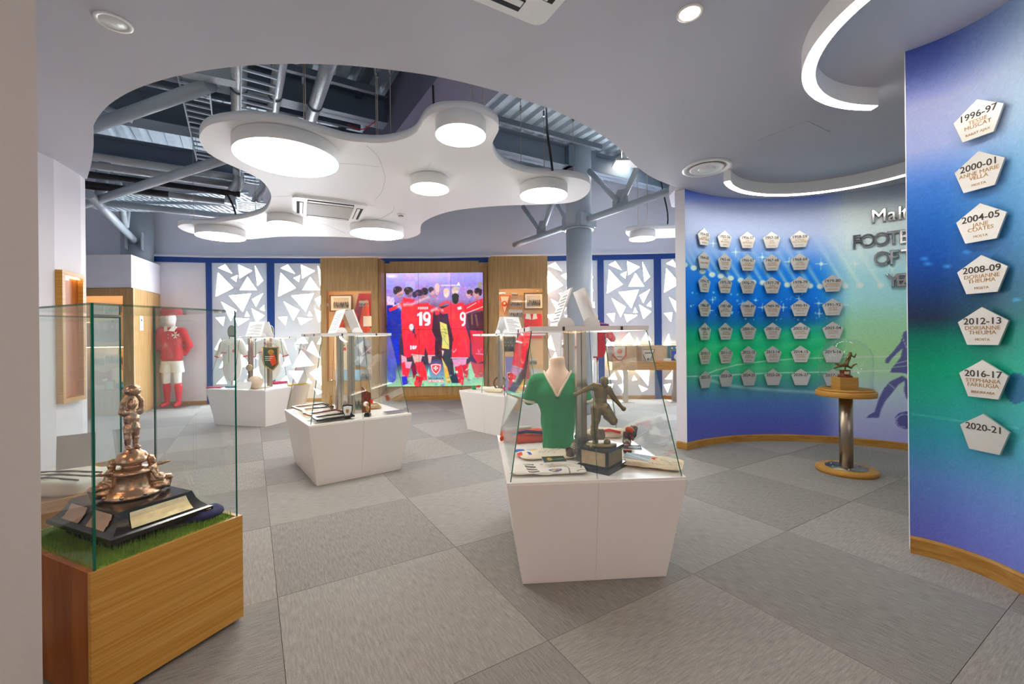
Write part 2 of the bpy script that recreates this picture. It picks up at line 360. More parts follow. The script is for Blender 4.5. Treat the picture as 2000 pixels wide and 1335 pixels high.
_out = next(n for n in _nt.nodes if n.type == 'OUTPUT_MATERIAL'); _nt.links.new(_nt.nodes['Principled BSDF'].outputs[0], _ms.inputs[1]); _nt.links.new(_tl.outputs[0], _ms.inputs[2]); _nt.links.new(_ms.outputs[0], _out.inputs[0])
M_gold = pm('gold_ink', 'b8863e', .35, .6, var=.08); M_ink = pm('dark_ink', '35312e', .5); M_greyink = pm('grey_ink', '6d7076', .5)
M_bronze = pm('aged_bronze', '7d6a40', .38, .75, var=.35, scale=30, bump=.25, bscale=120)
M_copper = pm('copper_silver', 'c7a285', .24, .9, var=.25, scale=25, bump=.12, bscale=150)
M_silver = pm('silver_plate', 'c4b08c', .3, .85, var=.3, scale=40)
M_red = pm('red_cotton', 'c3222f', .85, var=.12, scale=12, bump=.2, bscale=300); M_rsock = pm('red_sock', 'd9232e', .85, bump=.2, bscale=300)
M_wcot = pm('white_cotton', 'e8e4da', .85, var=.04, bump=.2, bscale=250); M_cream = pm('cream_cotton', 'e6d6ba', .85, var=.05, scale=10, bump=.25, bscale=200)
M_green = pm('green_jersey', '1f8a4e', .85, var=.1, scale=8, bump=.07, bscale=400); M_skin = pm('mannequin_flesh', 'f0cdb2', .55, var=.02); M_mann = pm('mannequin_white', 'ece9e6', .4, var=.01)
M_navy = pm('navy_velvet', '26285c', .8, var=.2); M_orange = pm('orange_fabric', 'd9491f', .8, var=.15, scale=14); M_char = pm('charcoal_leather', '3a3a3c', .5, var=.2); M_brown = pm('brown_leather', '6a5138', .55, var=.25, scale=18)
M_grass = pm('turf_green', '86ae48', .9, var=.45, scale=25); M_paper = pm('paper', 'efe9dd', .7, var=.03); M_cardt = pm('tan_backing', 'dcbd92', .7, var=.06)
M_formg = pm('grey_form', '8c958a', .6); M_pink = pm('pink_cotton', 'd9507a', .85); M_yell = pm('yellow_scarf', 'e3c23a', .85, var=.15); M_teal = pm('teal_scarf', '4e7f8c', .85, var=.2)
M_blueprint = pm('blue_print', '2b4fa8', .7); M_mosaic = pm('leather_ball', 'd9bfa6', .5, var=.08)
M_mural = printmat('wall_mural', .42); M_screen = printmat('screen_picture', .3, .5); M_cloth = printmat('printed_cotton', .85); M_print = printmat('photo_print', .4)
M_maho = wood('mahogany', '6e2a14', '8f3e1e', (8, 8, 1), .25)
CARP = [carpet('carpet_light_a', '868380', 'aaa7a2', 0), carpet('carpet_light_b', '868380', 'aaa7a2', R(90)), carpet('carpet_dark_a', '7a7876', '9f9c98', 0), carpet('carpet_dark_b', '7a7876', '9f9c98', R(90))]
# ------------------------------------------------------------------ the setting
ZC = 3.06                                             # dropped ceiling
GA = R(31.2); gb = Vector((math.cos(GA), math.sin(GA))); ga = Vector((-math.sin(GA), math.cos(GA))); G0 = Vector((-1.228, 2.228))
floor = struct(MB().box(-10.5, 7.5, -3, 12, -.06, -.008).build('floor', M_dark))
tile_me = [MB().box(.0012, .9988, .0012, .9988, -.008, 0).data('carpet_tile', m) for m in CARP]
rt = random.Random(3)
for i in range(-9, 9):
    for j in range(-8, 12):
        p = G0 + gb * i + ga * j; c = p + (gb + ga) * .5
        if not (-9.2 < c.x < 6.2 and -1.2 < c.y < 10.3): continue
        if c.y > .4 and abs(c.x) / c.y > 1.9 and c.y < 4: continue
        dark = (i + j) % 2 == 0
        add('carpet_tile', tile_me[(2 if dark else 0) + rt.randint(0, 1)], floor, (p.x, p.y, rt.uniform(-.0006, .0006)), (0, 0, GA))
# dropped ceiling with the free-form opening
open_px = [(170, 349), (178, 320), (183, 282), (181, 250), (205, 212), (250, 181), (310, 158), (380, 141), (460, 130), (540, 125), (610, 125), (680, 128), (760, 136), (850, 149), (930, 167), (1000, 187), (1070, 211), (1130, 238), (1180, 267), (1212, 292), (1240, 322), (1275, 347), (1322, 366)]
open_xy = smooth_loop([XY(x, y, ZC) for x, y in open_px], 4, False)
end = open_xy[-1]
outer = [(end[0] + .02, 5.3), (2.15, 5.75), (3.3, 6.2), (5.2, 5.9), (6.6, 4.4), (6.6, -2.6), (-5.3, -2.6), (-5.3, open_xy[0][1])]
ceiling = struct(MB().prism(open_xy + outer, ZC, ZC + .12).build('ceiling', M_ceil))
# walls beside and behind the camera
struct(MB().prism([(-4.27, -2.5), (-4.28, 3.9), (-4.30, 4.05), (-4.45, 4.45), (-4.52, 4.57), (-4.95, 4.57), (-4.95, -2.5)], 0, ZC).build('wall_left', M_wall))
struct(MB().box(-1.42, -1.2, -2.5, 1.092, 0, ZC).build('wall_entrance', M_entrshade))  # darker grey than the other walls: its shade is put into the paint
struct(MB().box(-4.95, 6.6, -2.62, -2.5, 2.6, ZC).build('wall_behind', M_wall))
# curved mural wall around the alcove
FC, FR, A0, A1 = (3.21, 3.52), 1.92, R(127.4), R(14)
def far(a, r=0.0): return (FC[0] + (FR + r) * math.cos(a), FC[1] + (FR + r) * math.sin(a))
arcA = [A0 + (A1 - A0) * i / 40 for i in range(41)]
back = [far(a, .13) for a in arcA[::-1]]
wall_far = struct(MB().prism([far(a, .002) for a in arcA] + back, 0, ZC).build('wall_alcove', M_wall))
# near mural wall: concave end, then straight beside the camera
NC, NR = (2.139, 2.267), .466
near_path = [(NC[0] + NR * math.cos(R(a)), NC[1] + NR * math.sin(R(a))) for a in range(52, -7, -3)] + [(2.606, 2.12), (2.606, 1.7), (2.60, 1.2), (2.58, .4), (2.55, -2.5)]
_o = []
for i, p in enumerate(near_path):
    a = near_path[max(0, i - 1)]; b = near_path[min(len(near_path) - 1, i + 1)]; t = Vector((b[0] - a[0], b[1] - a[1])).normalized(); _o.append((p[0] - t.y * .09, p[1] + t.x * .09))
wall_near = struct(MB().prism([(p[0] - (q[0] - p[0]) * -.02, p[1] + (q[1] - p[1]) * .02) for p, q in zip(near_path, _o)] + _o[::-1], 0, ZC).build('wall_mural', M_wall))
# skirting boards
def skirting(name, path, t=.016, h=.085, flip=1):
    return struct(MB().sweep(path, [(0, 0.0), (flip * t, 0.0), (flip * t, h - .012), (flip * t * .6, h), (0, h)]).build(name, M_board))
skirting('baseboard_alcove', [far(A0, .13), far(A0 + .004, -.0)] + [far(a, 0) for a in arcA[1:]], flip=-1)
skirting('baseboard_mural', near_path, flip=-1, t=.02, h=.1)
# ---- rear facade: a shallow curve of blue-framed windows, timber cabinets in the middle
FAC = [(-9.4, 8.55), (-7.3, 8.95), (-6.4, 9.13), (-4.1, 9.33), (-1.7, 9.48), (.76, 9.33), (3.3, 9.2), (6.6, 8.5)]
ZF = 3.08
def facX(px):           # the facade point seen in image column px
    u = (px - 1000) / FP
    for (ax, ay), (bx, by) in zip(FAC[:-1], FAC[1:]):
        d = (bx - ax) - u * (by - ay)
        if abs(d) > 1e-9:
            t = (u * ay - ax) / d
            if -1e-6 <= t <= 1 + 1e-6: return Vector((ax + t * (bx - ax), ay + t * (by - ay)))
up_path = [(x, y + .10) for x, y in FAC]
struct(MB().sweep(up_path, [(0, ZF), (0, 5.4), (.15, 5.4), (.15, ZF)]).build('wall_upper', M_lav))
struct(MB().sweep(FAC, [(-.06, ZF + .02), (.3, ZF + .02), (.3, ZF + .055), (-.06, ZF + .055)]).build('trim_1', M_wall))
struct(MB().sweep([(x, y + .62) for x, y in FAC], [(0, -.05), (0, 5.4), (.15, 5.4), (.15, -.05)]).build('wall_outer', M_wall))
# blue head rail
struct(MB().sweep(FAC, [(-.02, ZF - .09), (.06, ZF - .09), (.06, ZF + .02), (-.02, ZF + .02)]).build('trim_2', M_blue))
TRI = [((105, 122), (155, 97), (207, 163)), ((104, 155), (212, 265), (85, 327)), ((196, 193), (245, 172), (234, 222)), ((250, 98), (350, 142), (258, 198)), ((370, 102), (430, 212), (387, 250)),
       ((316, 184), (384, 281), (259, 280)), ((180, 320), (341, 304), (280, 436)), ((347, 345), (430, 302), (375, 400)), ((123, 361), (235, 425), (193, 500)), ((436, 385), (438, 430), (403, 417)),
       ((342, 410), (437, 462), (375, 514)), ((308, 430), (330, 468), (294, 468)), ((222, 478), (328, 486), (245, 533)), ((83, 475), (150, 470), (137, 535)),
       ((200, 665), (260, 610), (295, 665)), ((325, 645), (385, 775), (285, 715)), ((360, 670), (395, 610), (438, 668)), ((245, 712), (335, 822), (182, 838)), ((200, 678), (224, 678), (209, 712)),
       ((153, 862), (260, 862), (215, 952)), ((305, 878), (425, 806), (408, 990)), ((330, 985), (405, 1015), (360, 1035)), ((280, 955), (295, 915), (320, 950)), ((85, 945), (138, 892), (160, 945)),
       ((105, 835), (150, 745), (172, 810)), ((75, 700), (118, 622), (150, 735)), ((75, 985), (130, 975), (105, 1040)), ((170, 985), (245, 975), (215, 1040))]
def panel_mesh(wd, ht, tris):
    bm = bmesh.new(); loops = [[(0, 0), (wd, 0), (wd, ht), (0, ht)]] + tris; es = []
    for lp in loops:
        vs_ = [bm.verts.new((x, 0, z)) for x, z in lp]
        es += [bm.edges.new((vs_[i], vs_[(i + 1) % len(vs_)])) for i in range(len(vs_))]
    r = bmesh.ops.triangle_fill(bm, edges=es, use_beauty=True, use_dissolve=False)
    # drop triangles that fill a hole
    def inside(p):
        for t in tris:
            s_ = [(t[(i + 1) % 3][0] - t[i][0]) * (p[1] - t[i][1]) - (t[(i + 1) % 3][1] - t[i][1]) * (p[0] - t[i][0]) for i in range(3)]
            if min(s_) > 0 or max(s_) < 0: return True
        return False
    bad = [f for f in bm.faces if inside((f.calc_center_median().x, f.calc_center_median().z))]
    if bad: bmesh.ops.delete(bm, geom=bad, context='FACES_ONLY')
    ex = bmesh.ops.extrude_face_region(bm, geom=bm.faces[:]); mv = [g for g in ex['geom'] if isinstance(g, bmesh.types.BMVert)]
    bmesh.ops.translate(bm, verts=mv, vec=(0, .018, 0)); bmesh.ops.recalc_face_normals(bm, faces=bm.faces)
    me = bpy.data.meshes.new('window_screen'); bm.to_mesh(me); bm.free(); me.materials.append(M_panel); return me
def bay(n, p, q, holes=True):
    p, q = Vector(p), Vector(q); d = q - p; L = d.length; ang = math.atan2(d.y, d.x); z0, z1 = .075, ZF - .09
    root = thing('window_%d' % n, None, None, (p.x, p.y, 0), ang); del root['label']; del root['category']; struct(root)
    tr = [[((x - 60) / 400 * L, z0 + (z1 - z0) * (1 - (y - 88) / 972)) for x, y in t] for t in TRI] if holes else []
    add('window_screen', panel_mesh(L, z1, [[(x, z) for x, z in t] for t in tr]) if holes else MB().box(0, L, 0, .018, 0, z1).data('window_screen', M_wall), root)
    if holes:
        MB().box(.0, L, .12, .13, .05, z1).build('pane', M_sky, root)
    return root
def bar(n, p, q):
    p, q = Vector(p), Vector(q); d = q - p; L = d.length
    struct(MB().box(0, L, -.02, .10, 0, ZF - .09).build('trim_%d' % n, M_blue, None, (p.x, p.y, 0), math.atan2(d.y, d.x)))
bay(1, facX(300), facX(404), False); bar(3, facX(404), facX(415)); bay(2, facX(415), facX(523)); bar(4, facX(523), facX(537)); bay(3, facX(537), facX(646))
bay(4, facX(1060), facX(1168)); bar(5, facX(1168), facX(1180)); bay(5, facX(1180), facX(1278)); bar(6, facX(1278), facX(1292)); bay(6, facX(1292), facX(1392)); bar(7, facX(1392), facX(1406))
bay(7, facX(1406), facX(1520), False)
skirting('baseboard_facade', [(x, y - .001) for x, y in FAC[1:4]], flip=-1, h=.075); skirting('baseboard_windows', [(x, y - .001) for x, y in FAC[5:]], flip=-1, h=.075)
# left cabinet bulkhead and corner
struct(MB().prism([(-10, 7.83), (-6.92, 7.83), (-7.3, 8.95), (-10, 8.5)], 2.32, 2.92).build('wall_bulkhead', M_wall))
struct(MB().box(-10, -9.85, -2.5, 9.5, 0, 5.4).build('wall_west', M_wall)); struct(MB().box(-9.9, -4.95, 2.9, 3.0, 0, 5.4).build('wall_store', M_wall))
struct(MB().box(6.6, 6.75, -2.62, 10, 0, 5.4).build('wall_east', M_wall)); struct(MB().prism([(-5.3, -2.62), (6.7, -2.62), (6.7, -2.5), (-5.3, -2.5)], ZC + .12, 5.4).build('wall_plenum', M_dgrey))
# partition between alcove back and windows hall stays open; frame of the display on the side wall
# ------------------------------------------------------------------ roof, steelwork and services above the opening
td = Vector((.538, -.843)); bd = Vector((.87, .493)).normalized()      # along the trusses, along the beams
ZR = 4.72
def P3(xy, z): return (xy[0], xy[1], z)
def deck():
    b = MB(); n = Vector((-td.y, td.x)); org = Vector((-1.0, 6.0)); pr = [(0, 0), (.10, 0), (.125, .055), (.185, .055), (.21, 0)]
    L0, L1 = -9.5, 9.5; k0 = -48; k1 = 46; pts = []
    for k in range(k0, k1): pts += [(k * .21 + x, z) for x, z in pr[:-1]]
    vs_ = []
    for o, z in pts:
        for L in (L0, L1): p = org + n * o + td * L; vs_.append((p.x, p.y, ZR + z))
    b.mesh(vs_, [(2 * i, 2 * i + 1, 2 * i + 3, 2 * i + 2) for i in range(len(pts) - 1)])
    struct(b.build('roof_deck', M_deck))
deck()
struct(MB().box(-10, 6.75, -2.62, 10.3, ZR + .1, ZR + .2).build('roof_slab', M_dgrey))
def ibeam(name, label, p, L0, L1, z0, h, wd, m, grp):
    o = thing(name, label, 'beam', P3(p, 0), math.atan2(bd.y, bd.x), grp)
    MB().box(L0, L1, -.008, .008, z0, z0 + h).build('web', m, o); MB().box(L0, L1, -wd / 2, wd / 2, z0, z0 + .018).build('lower_flange', m, o); MB().box(L0, L1, -wd / 2, wd / 2, z0 + h - .018, z0 + h).build('upper_flange', m, o)
    return o
COL1 = (1.2, 7.6); COL0 = (-7.6, 8.75)
ibeam('roof_beam', 'dark steel roof beam framing into the round grey column', COL1, -6.3, 4.5, 4.27, .36, .22, M_beam, 'steel roof beams')
ibeam('roof_beam', 'wide dark steel roof beam above the lagged pipes', (-5.0, 5.45), -5, 7.5, 4.16, .42, .34, M_beam, 'steel roof beams')
ibeam('roof_beam', 'slim steel beam behind the perforated cable trays', (-5.2, 7.1), -4, 4.5, 4.15, .3, .2, M_beam, 'steel roof beams')
def purlin(p, L0, L1, z, label):
    tag(MB().box(L0, L1, -.03, .03, z, z + .08).build('purlin', M_dgrey, None, P3(p, 0), math.atan2(bd.y, bd.x)), label, 'purlin', 'purlins under the roof deck')
pq = Pz(975, 235, 4.45); purlin((pq.x, pq.y), -.35, 1.9, 4.42, 'slim grey channel hung under ribbed deck before the column')
pq = Pz(700, 175, 4.4); purlin((pq.x, pq.y), -2.5, .2, 4.4, 'dark purlin crossing the shadowed roof bay')
pq = Pz(640, 240, 4.45); purlin((pq.x, pq.y), -2.2, .45, 4.45, 'dark purlin with light clips below the shadowed deck')
# deep painted downstand running with the trusses
pq = Pz(850, 190, 4.0); o = MB().box(-3.2, 3.6, -.12, .55, 4.0, 4.7).build('downstand_beam', pm('downstand_paint', '6d6a80', .6), None, (pq.x, pq.y, 0), math.atan2(td.y, td.x))
tag(o, 'deep mauve downstand boxed beside the dark roof bay', 'beam')
def strap(px, py, L0, L1, label):
    q = Pz(px, py, 4.5); tag(MB().box(L0, L1, -.04, .04, 4.55, 4.64).build('roof_joist', M_dgrey, None, (q.x, q.y, 0), math.atan2(td.y, td.x)), label, 'joist', 'joists along the ribs')
strap(700, 200, -1.6, 1.2, 'dark joist crossing both purlins in the shadowed roof bay'); strap(790, 190, -1.4, 1.0, 'dark joist close beside the mauve downstand')
# round column with truss
c = thing('round_column', 'tall round grey steel column before the windows', 'column', (COL1[0], COL1[1], 0))
MB().lathe([(.225, 0), (.225, 3.2), (.2, 3.22), (.2, 3.28), (.225, 3.3), (.225, 4.7)], 32).build('shaft', M_grey, c)
MB().lathe([(.225, 3.215), (.262, 3.215), (.262, 3.235), (.225, 3.235)], 32).build('collar', M_grey, c)
q = MB(); q.at((0, 0, 0), math.atan2(td.y, td.x))
for sgn in (-1, 1): q.box(-.24, .24, sgn * .17 - .012, sgn * .17 + .012, 3.24, 3.46)
q.box(-.26, -.236, -.17, .17, 3.24, 3.46); q.box(.236, .26, -.17, .17, 3.24, 3.46); q.build('bracket', M_grey, c)
q = MB().at((0, 0, 0), math.atan2(bd.y, bd.x)); q.box(-.3, .3, -.13, .13, 4.27, 4.63)
q.build('beam_seat', M_beam, c)
def truss(name, base, label, zl, zt, lens, grp, up=True):
    t = thing(name, label, 'truss', (base[0], base[1], 0), math.atan2(td.y, td.x), grp)
    a, b = lens; MB().tube([(a, 0, zl), (b, 0, zl)], .055, 14).build('lower_chord', M_grey, t)
    return t
t = truss('roof_truss', COL1, 'tubular grey roof truss passing through the round column', 3.36, 4.2, (-2.1, 2.25), 'tubular roof trusses')
for x0, x1 in ((.28, .95), (1.55, 1.02), (1.65, 2.1)): MB().tube([(x0, 0, 4.18 if x0 < x1 or x0 == 1.55 else 3.4), (x1, 0, 3.46)], .045, 12).build('web_tube', M_grey, t)
for x0, x1 in ((-.3, -.75), (-1.75, -1.15), (-.62, -1.05)): MB().tube([(x0, 0, 4.1 if x0 != -.3 else 3.42), (x1, 0, 3.46 if x0 != -.3 else 4.1)], .045, 12).build('web_tube', M_grey, t)
for x0 in (.98, -1.1): MB().prism([(x0 - .16, 3.38), (x0 + .16, 3.38), (x0 + .13, 3.62), (x0 - .05, 3.66), (x0 - .16, 3.5)], -.01, .01).build('gusset_plate', M_grey, t).rotation_euler = (R(90), 0, 0)
# left column and truss
c = thing('wall_column', 'round blue-grey column standing behind the white bulkhead', 'column', (COL0[0], COL0[1], 0))
MB().lathe([(.26, 0), (.26, 4.7)], 32).build('shaft', M_grey, c)
q = MB().at((0, 0, 0), math.atan2(td.y, td.x)); q.box(.2, .42, -.13, -.11, 3.15, 3.5); q.box(.2, .42, .11, .13, 3.15, 3.5); q.build('bracket', M_grey, c)
t = thing('roof_truss', 'tubular grey roof truss springing from the column behind the bulkhead', 'truss', (COL0[0], COL0[1], 0), math.atan2(td.y, td.x), 'tubular roof trusses')
MB().tube([(.3, 0, 3.33), (3.4, 0, 3.36)], .06, 14).build('lower_chord', M_grey, t)
MB().tube([(.75, 0, 4.2), (1.1, 0, 3.42)], .05, 12).build('web_tube', M_grey, t); MB().tube([(1.75, 0, 4.2), (1.15, 0, 3.42)], .05, 12).build('web_tube', M_grey, t); MB().tube([(2.85, 0, 3.4), (2.4, 0, 4.4)], .07, 12).build('web_tube', M_grey, t)
def tubeth(name, a, b, r, label, cat='brace', m=None, grp='roof braces'):
    tag(MB().tube([a, b], r, 14).build(name, m or M_grey), label, cat, grp)
tubeth('brace_tube', Pz(165, 399, 3.36), Pz(520, 284, 3.45), .055, 'long grey brace tube rising behind the pipe run')
tubeth('brace_tube', Pz(150, 258, 3.9), Pz(412, 165, 3.95), .07, 'thick grey brace tube crossing the near corner of the opening')
tubeth('brace_tube', Pz(160, 190, 4.2), Pz(260, 235, 4.1), .04, 'thin grey brace tube behind the thick brace')
tubeth('brace_tube', Pz(190, 394, 3.43), Pz(470, 425, 3.38), .05, 'grey tube sloping in front of the perforated trays')
q = Pz(402, 163, 3.9); tag(MB().box(-.2, .26, -.07, .07, 3.95, 4.12).build('brace_bracket', M_grey, None, (q.x, q.y, 0), R(25)), 'folded grey steel bracket at the head of the thick brace', 'bracket')
# lagged pipes: along the beams, elbow, then along the trusses overhead
pe = Vector((-4.12, 6.74))
for i, (off, z, r, m, lb) in enumerate([(.0, 3.86, .05, M_gpipe, 'topmost grey pipe of the run on the hanger'), (.14, 3.78, .055, M_gpipe, 'second grey pipe down on the hanger'), (.05, 3.62, .045, M_black, 'black lagged pipe under the grey pair'), (.22, 3.52, .05, M_gpipe, 'lowest grey pipe of the run, black sleeved midway')]):
    a = pe - bd * 4.6 - td * off; b = pe - bd * .1 - td * off
    t = thing('service_pipe', lb, 'pipe', (0, 0, 0), 0, 'service pipes'); MB().tube([P3(a, z), P3(b, z)], r, 14).build('run', m, t)
    if m is M_black or i == 3:
        k0, k1 = ((.0, .3) if i == 2 else (.42, .8)); MB().tube([P3(a.lerp(b, k0), z), P3(a.lerp(b, k1), z)], r * 1.12, 14).build('sleeve', M_gpipe if i == 2 else M_black, t)
for i, (off, r, lb) in enumerate([(-.12, .075, 'thick foil-wrapped pipe overhead with double elbow'), (.22, .062, 'foil-wrapped pipe overhead beside the cable ladder'), (.62, .07, 'silver taped pipe overhead farther from the ladder')]):
    p0 = pe + bd * off; z = 4.02
    pts = [P3(p0 + td * 4.4, z), P3(p0 + td * .25, z), P3(p0 + td * .07, z - .03), P3(p0, z - .12)]
    if i < 2: pts += [P3(p0, z - .22), P3(p0 - bd * .03 - td * .05, z - .3), P3(p0 - bd * .09 - td * .09, z - .38), P3(p0 - bd * .12 - td * .1, z - .56)]
    t = thing('foil_pipe', lb, 'pipe', (0, 0, 0), 0, 'foil-wrapped pipes'); MB().tube(smooth_loop(pts, 3, False), r, 14).build('run', M_pipe, t)
    for kk in (.6, 1.5, 2.5): MB().tube([P3(p0 + td * kk, z), P3(p0 + td * (kk + .03), z)], r * 1.14, 14).build('pipe_clip', M_dgrey, t)
# cable ladders and perforated trays
def ladder(p, L, z, wd, label, v):
    t = thing('cable_ladder', label, 'cable tray', P3(p, z), math.atan2(v.y, v.x), 'cable trays')
    for s_ in (-1, 1): MB().box(0, L, s_ * wd / 2 - .006, s_ * wd / 2 + .006, 0, .07).build('side_rail', M_deck, t)
    rung = MB().box(-.012, .012, -wd / 2, wd / 2, .012, .03).data('rung', M_deck)
    for k in range(int(L / .16)): add('rung', rung, t, (.08 + k * .16, 0, 0))
ladder(pe + bd * .05 - td * .3, 4.6, 3.86, .3, 'galvanised cable ladder between the foil-wrapped pipes', td)
ladder(pe - bd * .52 - td * .1, 4.5, 4.05, .26, 'perforated cable ladder along the foil pipes, next to the brace bracket', td)
def tray(p, q_, z, wd, label):
    p, q_ = Vector(p), Vector(q_); d = q_ - p; L = d.length; t = thing('cable_tray', label, 'cable tray', (p.x, p.y, z), math.atan2(d.y, d.x), 'cable trays')
    b = MB()
    for k in range(int(L / .09)): b.box(k * .09, k * .09 + .05, -wd / 2, wd / 2, 0, .003)
    for yy in (-1, 0, 1): b.box(0, L, yy * wd / 2 - .012, yy * wd / 2 + .012, 0, .0035)
    b.build('perforated_base', M_deck, t)
    for s_ in (-1, 1): MB().box(0, L, s_ * wd / 2 - .002, s_ * wd / 2 + .002, 0, .05).build('side_rail', M_deck, t)
tray(XY(175, 404, 3.5), XY(475, 409, 3.5), 3.5, .42, 'lower perforated cable tray over the left end of the white cloud'.replace('left end', 'narrow end'))
tray(XY(200, 388, 3.75), XY(500, 385, 3.75), 3.75, .42, 'upper perforated cable tray behind the black pipe')
q = XY(500, 402, 3.42); tray((q[0] - .2, q[1] + .35), (q[0] + .12, q[1] - .2), 3.42, .5, 'wide perforated tray ending under the pipe elbows')
# pipe hanger
h_ = thing('pipe_hanger', 'double threaded-rod hanger carrying the grey pipes', 'hanger', (0, 0, 0)); p = pe - bd * 2.25
for k in (-.05, .28): MB().tube([P3(p - td * k, 3.44), P3(p - td * k, 4.7)], .008, 8).build('rod', M_steel, h_)
MB().box(-.03, .03, -.1, .3, 3.42, 3.45).build('crossbar', M_steel, h_, (p.x, p.y, 0), math.atan2(td.y, td.x) + R(90)); MB().tube([P3(p + td * .02, 3.56), P3(p + td * .1, 3.95)], .012, 8).build('clamp', M_steel, h_)
def cable(name, pts, r, m, label):
    tag(MB().tube(smooth_loop(pts, 5, False), r, 8).build(name, m), label, 'cable', 'loose cables above the cloud')
cable('power_cable', [Pz(1067, 210, 4.6), Py(1069, 255, Pz(1069, 340, 3.0).y), Py(1075, 300, Pz(1069, 340, 3.0).y), Py(1079, 333, Pz(1069, 340, 3.0).y)], .012, M_black, 'black cable hanging before the ribbed deck near the column')
cable('power_cable', [(p_[0], p_[1], z) for p_, z in ((Pz(845, 150, 4.1), 4.1), (Pz(848, 178, 3.9), 3.7), (Pz(860, 200, 3.6), 3.35))], .012, M_black, 'black cable dropping beside the mauve downstand')
cable('data_cable', [Pz(680, 243, 3.95), Pz(700, 252, 3.85), Pz(715, 250, 3.85), Pz(735, 236, 3.95)], .006, M_rsock, 'loose red cables looped in the dark roof bay')
cable('power_cable', [Pz(440, 372, 3.6), Pz(452, 395, 3.45), Pz(458, 410, 3.35), Pz(462, 424, 3.25)], .014, M_black, 'black hose hanging from the pipes at the perforated tray')
q = Pz(1228, 320, 4.55); t = thing('roof_light', 'small bright roof light among the ribs beyond the column', 'lamp', (q.x, q.y, 4.6), math.atan2(td.y, td.x)); MB().box(-.3, .3, -.16, .16, 0, .1).build('housing', M_plas, t); MB().box(-.28, .28, -.14, .14, -.006, 0).build('diffuser', M_lamp, t)
for q, lb in (((-3.4, 2.9), 'added unseen fill light above the ceiling edge over the foil pipes'), ((-.2, 3.3), 'added unseen fill light above the ceiling edge at the mauve downstand'), ((1.6, 5.4), 'added unseen fill light above the ceiling edge at the tubular truss')):  # lights added out of view to brighten the roof steelwork
    t = thing('fill_light', lb, 'lamp', (q[0], q[1], 3.5), 0, 'added fill lights above the ceiling'); MB().box(-.3, .3, -.12, .12, 0, .03).build('housing', M_plas, t); MB().box(-.28, .28, -.1, .1, .03, .034).build('diffuser', M_lamp, t)
    for s2 in (-.2, .2): MB().tube([(s2, 0, .03), (s2, 0, 1.2)], .004, 6).build('hanger', M_steel, t)
# ------------------------------------------------------------------ suspended clouds, lamps, ceiling fittings
ZK = 3.0
cl = [(389, 268), (400, 250), (423, 240), (467, 234), (511, 235), (558, 241), (602, 253), (635, 263), (675, 274), (710, 278), (748, 279), (786, 272), (810, 261), (821, 247), (831, 231), (851, 219), (880, 215), (922, 216.5), (949, 225), (969, 239), (974, 253), (967, 268), (961, 284), (967, 303), (985, 321), (1013, 333), (1046, 340), (1088, 343), (1129, 348), (1149, 356), (1153, 367), (1146, 380), (1129, 391), (1102, 397), (1045, 399.5), (991, 401), (935, 405), (890, 410.5), (860, 418), (836, 428), (823, 438), (821, 449), (820, 456), (808, 462.5), (786, 467), (734, 466), (646, 462), (558, 461.5), (520, 464), (481, 467), (423, 465), (388, 459), (362, 452), (348, 444), (350, 440), (364, 437), (408, 436), (452, 430), (481, 425), (511, 416), (525, 403), (530, 386), (525, 370), (511, 353), (481, 336), (438, 317), (408, 300), (394, 283)]
cxy = [XY(x, y, ZK) for x, y in cl]
cloud = thing('ceiling_cloud', 'large white amoeba-shaped ceiling cloud hung in the opening', 'ceiling panel', (0, 0, 0), 0, 'white ceiling clouds')
MB().prism(smooth_loop(cxy, 3), ZK, ZK + .07, smooth=True).build('board', M_cloud, cloud)
M_seam = pm('seam_line', 'c9c9c8', .7)
def seam(pts, px=True):
    xy = smooth_loop([XY(x, y, ZK) for x, y in pts], 4, False)
    MB().sweep(xy, [(-.0025, ZK - .0012), (.0025, ZK - .0012), (.0025, ZK + .001), (-.0025, ZK + .001)]).build('board_joint', M_seam, cloud)
seam([(716, 284), (738, 305), (748, 330), (752, 350), (745, 375), (731, 391)]); seam([(655, 319), (700, 321), (742, 326)]); seam([(531, 384), (580, 383), (650, 386), (730, 402)])
seam([(770, 402), (765, 415), (740, 427), (715, 430)]); seam([(590, 425), (640, 440), (675, 456)]); seam([(465, 433), (495, 450), (510, 465)])
cl2 = [(1222, 455), (1232, 450), (1260, 448), (1330, 446), (1400, 446), (1400, 462), (1330, 463), (1285, 465), (1250, 466), (1232, 463)]
cloud2 = thing('ceiling_cloud', 'small white ceiling cloud hung beside the alcove wall end', 'ceiling panel', (0, 0, 0), 0, 'white ceiling clouds')
MB().prism(smooth_loop([XY(x, y, ZK) for x, y in cl2], 3), ZK, ZK + .07, smooth=True).build('board', M_cloud, cloud2)
for i, (x, y, z) in enumerate([(597, 255, 4.7), (594, 300, 4.7), (735, 285, 4.6), (738, 290, 4.7), (763, 285, 4.6), (922, 225, 4.7), (943, 232, 4.7), (1018, 338, 4.7), (1063, 345, 4.6), (1120, 352, 4.7), (378, 441, 4.5), (499, 420, 4.3)]):
    p = Pz(x, y, ZK + .07); MB().tube([p, (p.x, p.y, z)], .0035, 6).build('suspension_wire', M_steel, cloud); MB().cbox((p.x, p.y, 3.75), (.02, .02, .06)).build('wire_gripper', M_chrome, cloud)
for x, y in ((1246, 455), (1265, 455)):
    p = Pz(x, y, ZK + .07); MB().tube([p, (p.x, p.y, 4.7)], .005, 6).build('suspension_wire', M_steel, cloud2)
p = Pz(1302, 452, ZK + .07); MB().tube(smooth_loop([p, p + Vector((.02, 0, .3)), p + Vector((-.08, 0, .8)), p + Vector((-.12, 0, 1.2))], 4, False), .012, 8).build('flex', M_black, cloud2)
